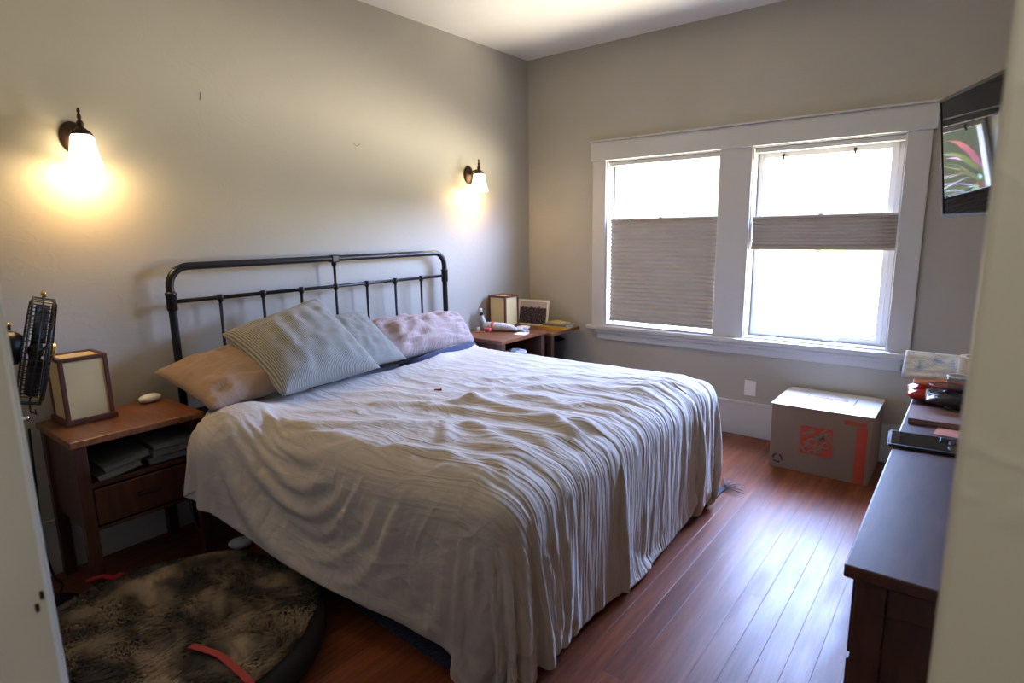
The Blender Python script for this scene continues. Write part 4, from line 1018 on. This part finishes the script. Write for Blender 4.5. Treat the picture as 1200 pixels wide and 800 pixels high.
# ------------------------------------------------------------------ garden plant outside, mirrored in the television
pl = thing('garden_plant', (-.15, 2.15, -.8), 'spiky garden plant outside the left window, mirrored in the television', 'plant')
MB().tube([(-.15, 2.15, -.8), (-.17, 2.17, .2), (-.12, 2.13, 1.05)], [.05, .045, .035], 10).build('trunk', 'bark', pl, True)
rnd = random.Random(9)
for k in range(98):
    a = rnd.random()*2*pi; el = radians(-15+85*rnd.random()); ln = .55+.45*rnd.random(); w_ = .022+.02*rnd.random()
    base = Vector((-.12, 2.13, 1.05+.55*rnd.random())); d_ = Vector((cos(a)*cos(el), sin(a)*cos(el), sin(el))); s_ = d_.cross(Vector((0, 0, 1))).normalized()
    vs = []
    for i in range(9):
        t_ = i/8; p = base+d_*ln*t_-Vector((0, 0, .45*t_*t_*ln)); ww = w_*sin(pi*min(1, .12+t_*.9))**.7
        vs += [p-s_*ww, p+Vector((0, 0, -.2*ww)), p+s_*ww]
    MB().add(vs, [(3*i+j, 3*i+j+1, 3*i+4+j, 3*i+3+j) for i in range(8) for j in range(2)]).build('leaf', 'leaf_red' if k % 3 == 0 else 'leaf', pl, True)
MB().lathe([(0, -1.1), (.22, -1.1), (.30, -.72), (.28, -.72), (.26, -.78), (0, -.78)], 24, Matrix.Translation((-.15, 2.15, 0))).build('pot', 'soil', pl, True, True)

# ------------------------------------------------------------------ daylight
SKY = 62.0; GROUND = 19.0; HORIZON = 4.0
wd = bpy.data.worlds.new('daylight'); SC.world = wd; wd.use_nodes = True; nt = wd.node_tree
bg = nt.nodes['Background']; tc_ = nt.nodes.new('ShaderNodeTexCoord'); sp = nt.nodes.new('ShaderNodeSeparateXYZ'); nt.links.new(tc_.outputs['Generated'], sp.inputs[0])
mr = nt.nodes.new('ShaderNodeMapRange'); nt.links.new(sp.outputs['Z'], mr.inputs[0]); mr.inputs[1].default_value = -1; mr.inputs[2].default_value = 1
cr = nt.nodes.new('ShaderNodeValToRGB'); nt.links.new(mr.outputs[0], cr.inputs[0])
GC = (1.0, .90, .70); HC = (.75, .85, .62); SKC = (.52, .74, 1.38)
stops = [(0.0, GC, GROUND*.8), (.075, GC, GROUND*2.6), (.18, GC, GROUND*2.6), (.25, GC, GROUND*.5), (.33, GC, GROUND*.5), (.39, GC, GROUND*2.8), (.452, GC, GROUND*2.6),
         (.470, HC, HORIZON), (.545, HC, HORIZON), (.575, SKC, SKY*.95), (.71, SKC, SKY*1.15), (.80, SKC, SKY*1.5), (1, SKC, SKY*1.5)]
e = cr.color_ramp.elements
while len(e) < len(stops): e.new(.5)
for k, (p, c, s_) in enumerate(stops): e[k].position = p; e[k].color = (c[0]*s_/300, c[1]*s_/300, c[2]*s_/300, 1)
nt.links.new(cr.outputs[0], bg.inputs[0])
# the brighter, sunlit side of yard and sky lies towards +x
az = nt.nodes.new('ShaderNodeMapRange'); nt.links.new(sp.outputs['X'], az.inputs[0]); az.inputs[1].default_value = -.3; az.inputs[2].default_value = .8; az.inputs[3].default_value = .62*300; az.inputs[4].default_value = 1.9*300
nt.links.new(az.outputs[0], bg.inputs[1])
for n_, (x0, x1) in enumerate(((o1[0], o1[1]), (o2[0], o2[1]))):
    l = bpy.data.lights.new('window_portal', 'AREA'); l.shape = 'RECTANGLE'; l.size = x1-x0; l.size_y = o1[3]-o1[2]; l.cycles.is_portal = True
    lo = bpy.data.objects.new('window_portal', l); COL.objects.link(lo); lo.location = ((x0+x1)/2, YW+.005, (o1[2]+o1[3])/2); lo.rotation_euler = (radians(-90), 0, 0)
try:
    SC.cycles.max_bounces = 10; SC.cycles.diffuse_bounces = 6; SC.cycles.sample_clamp_indirect = 8; SC.cycles.use_denoising = True
    SC.cycles.caustics_reflective = False
except Exception: pass
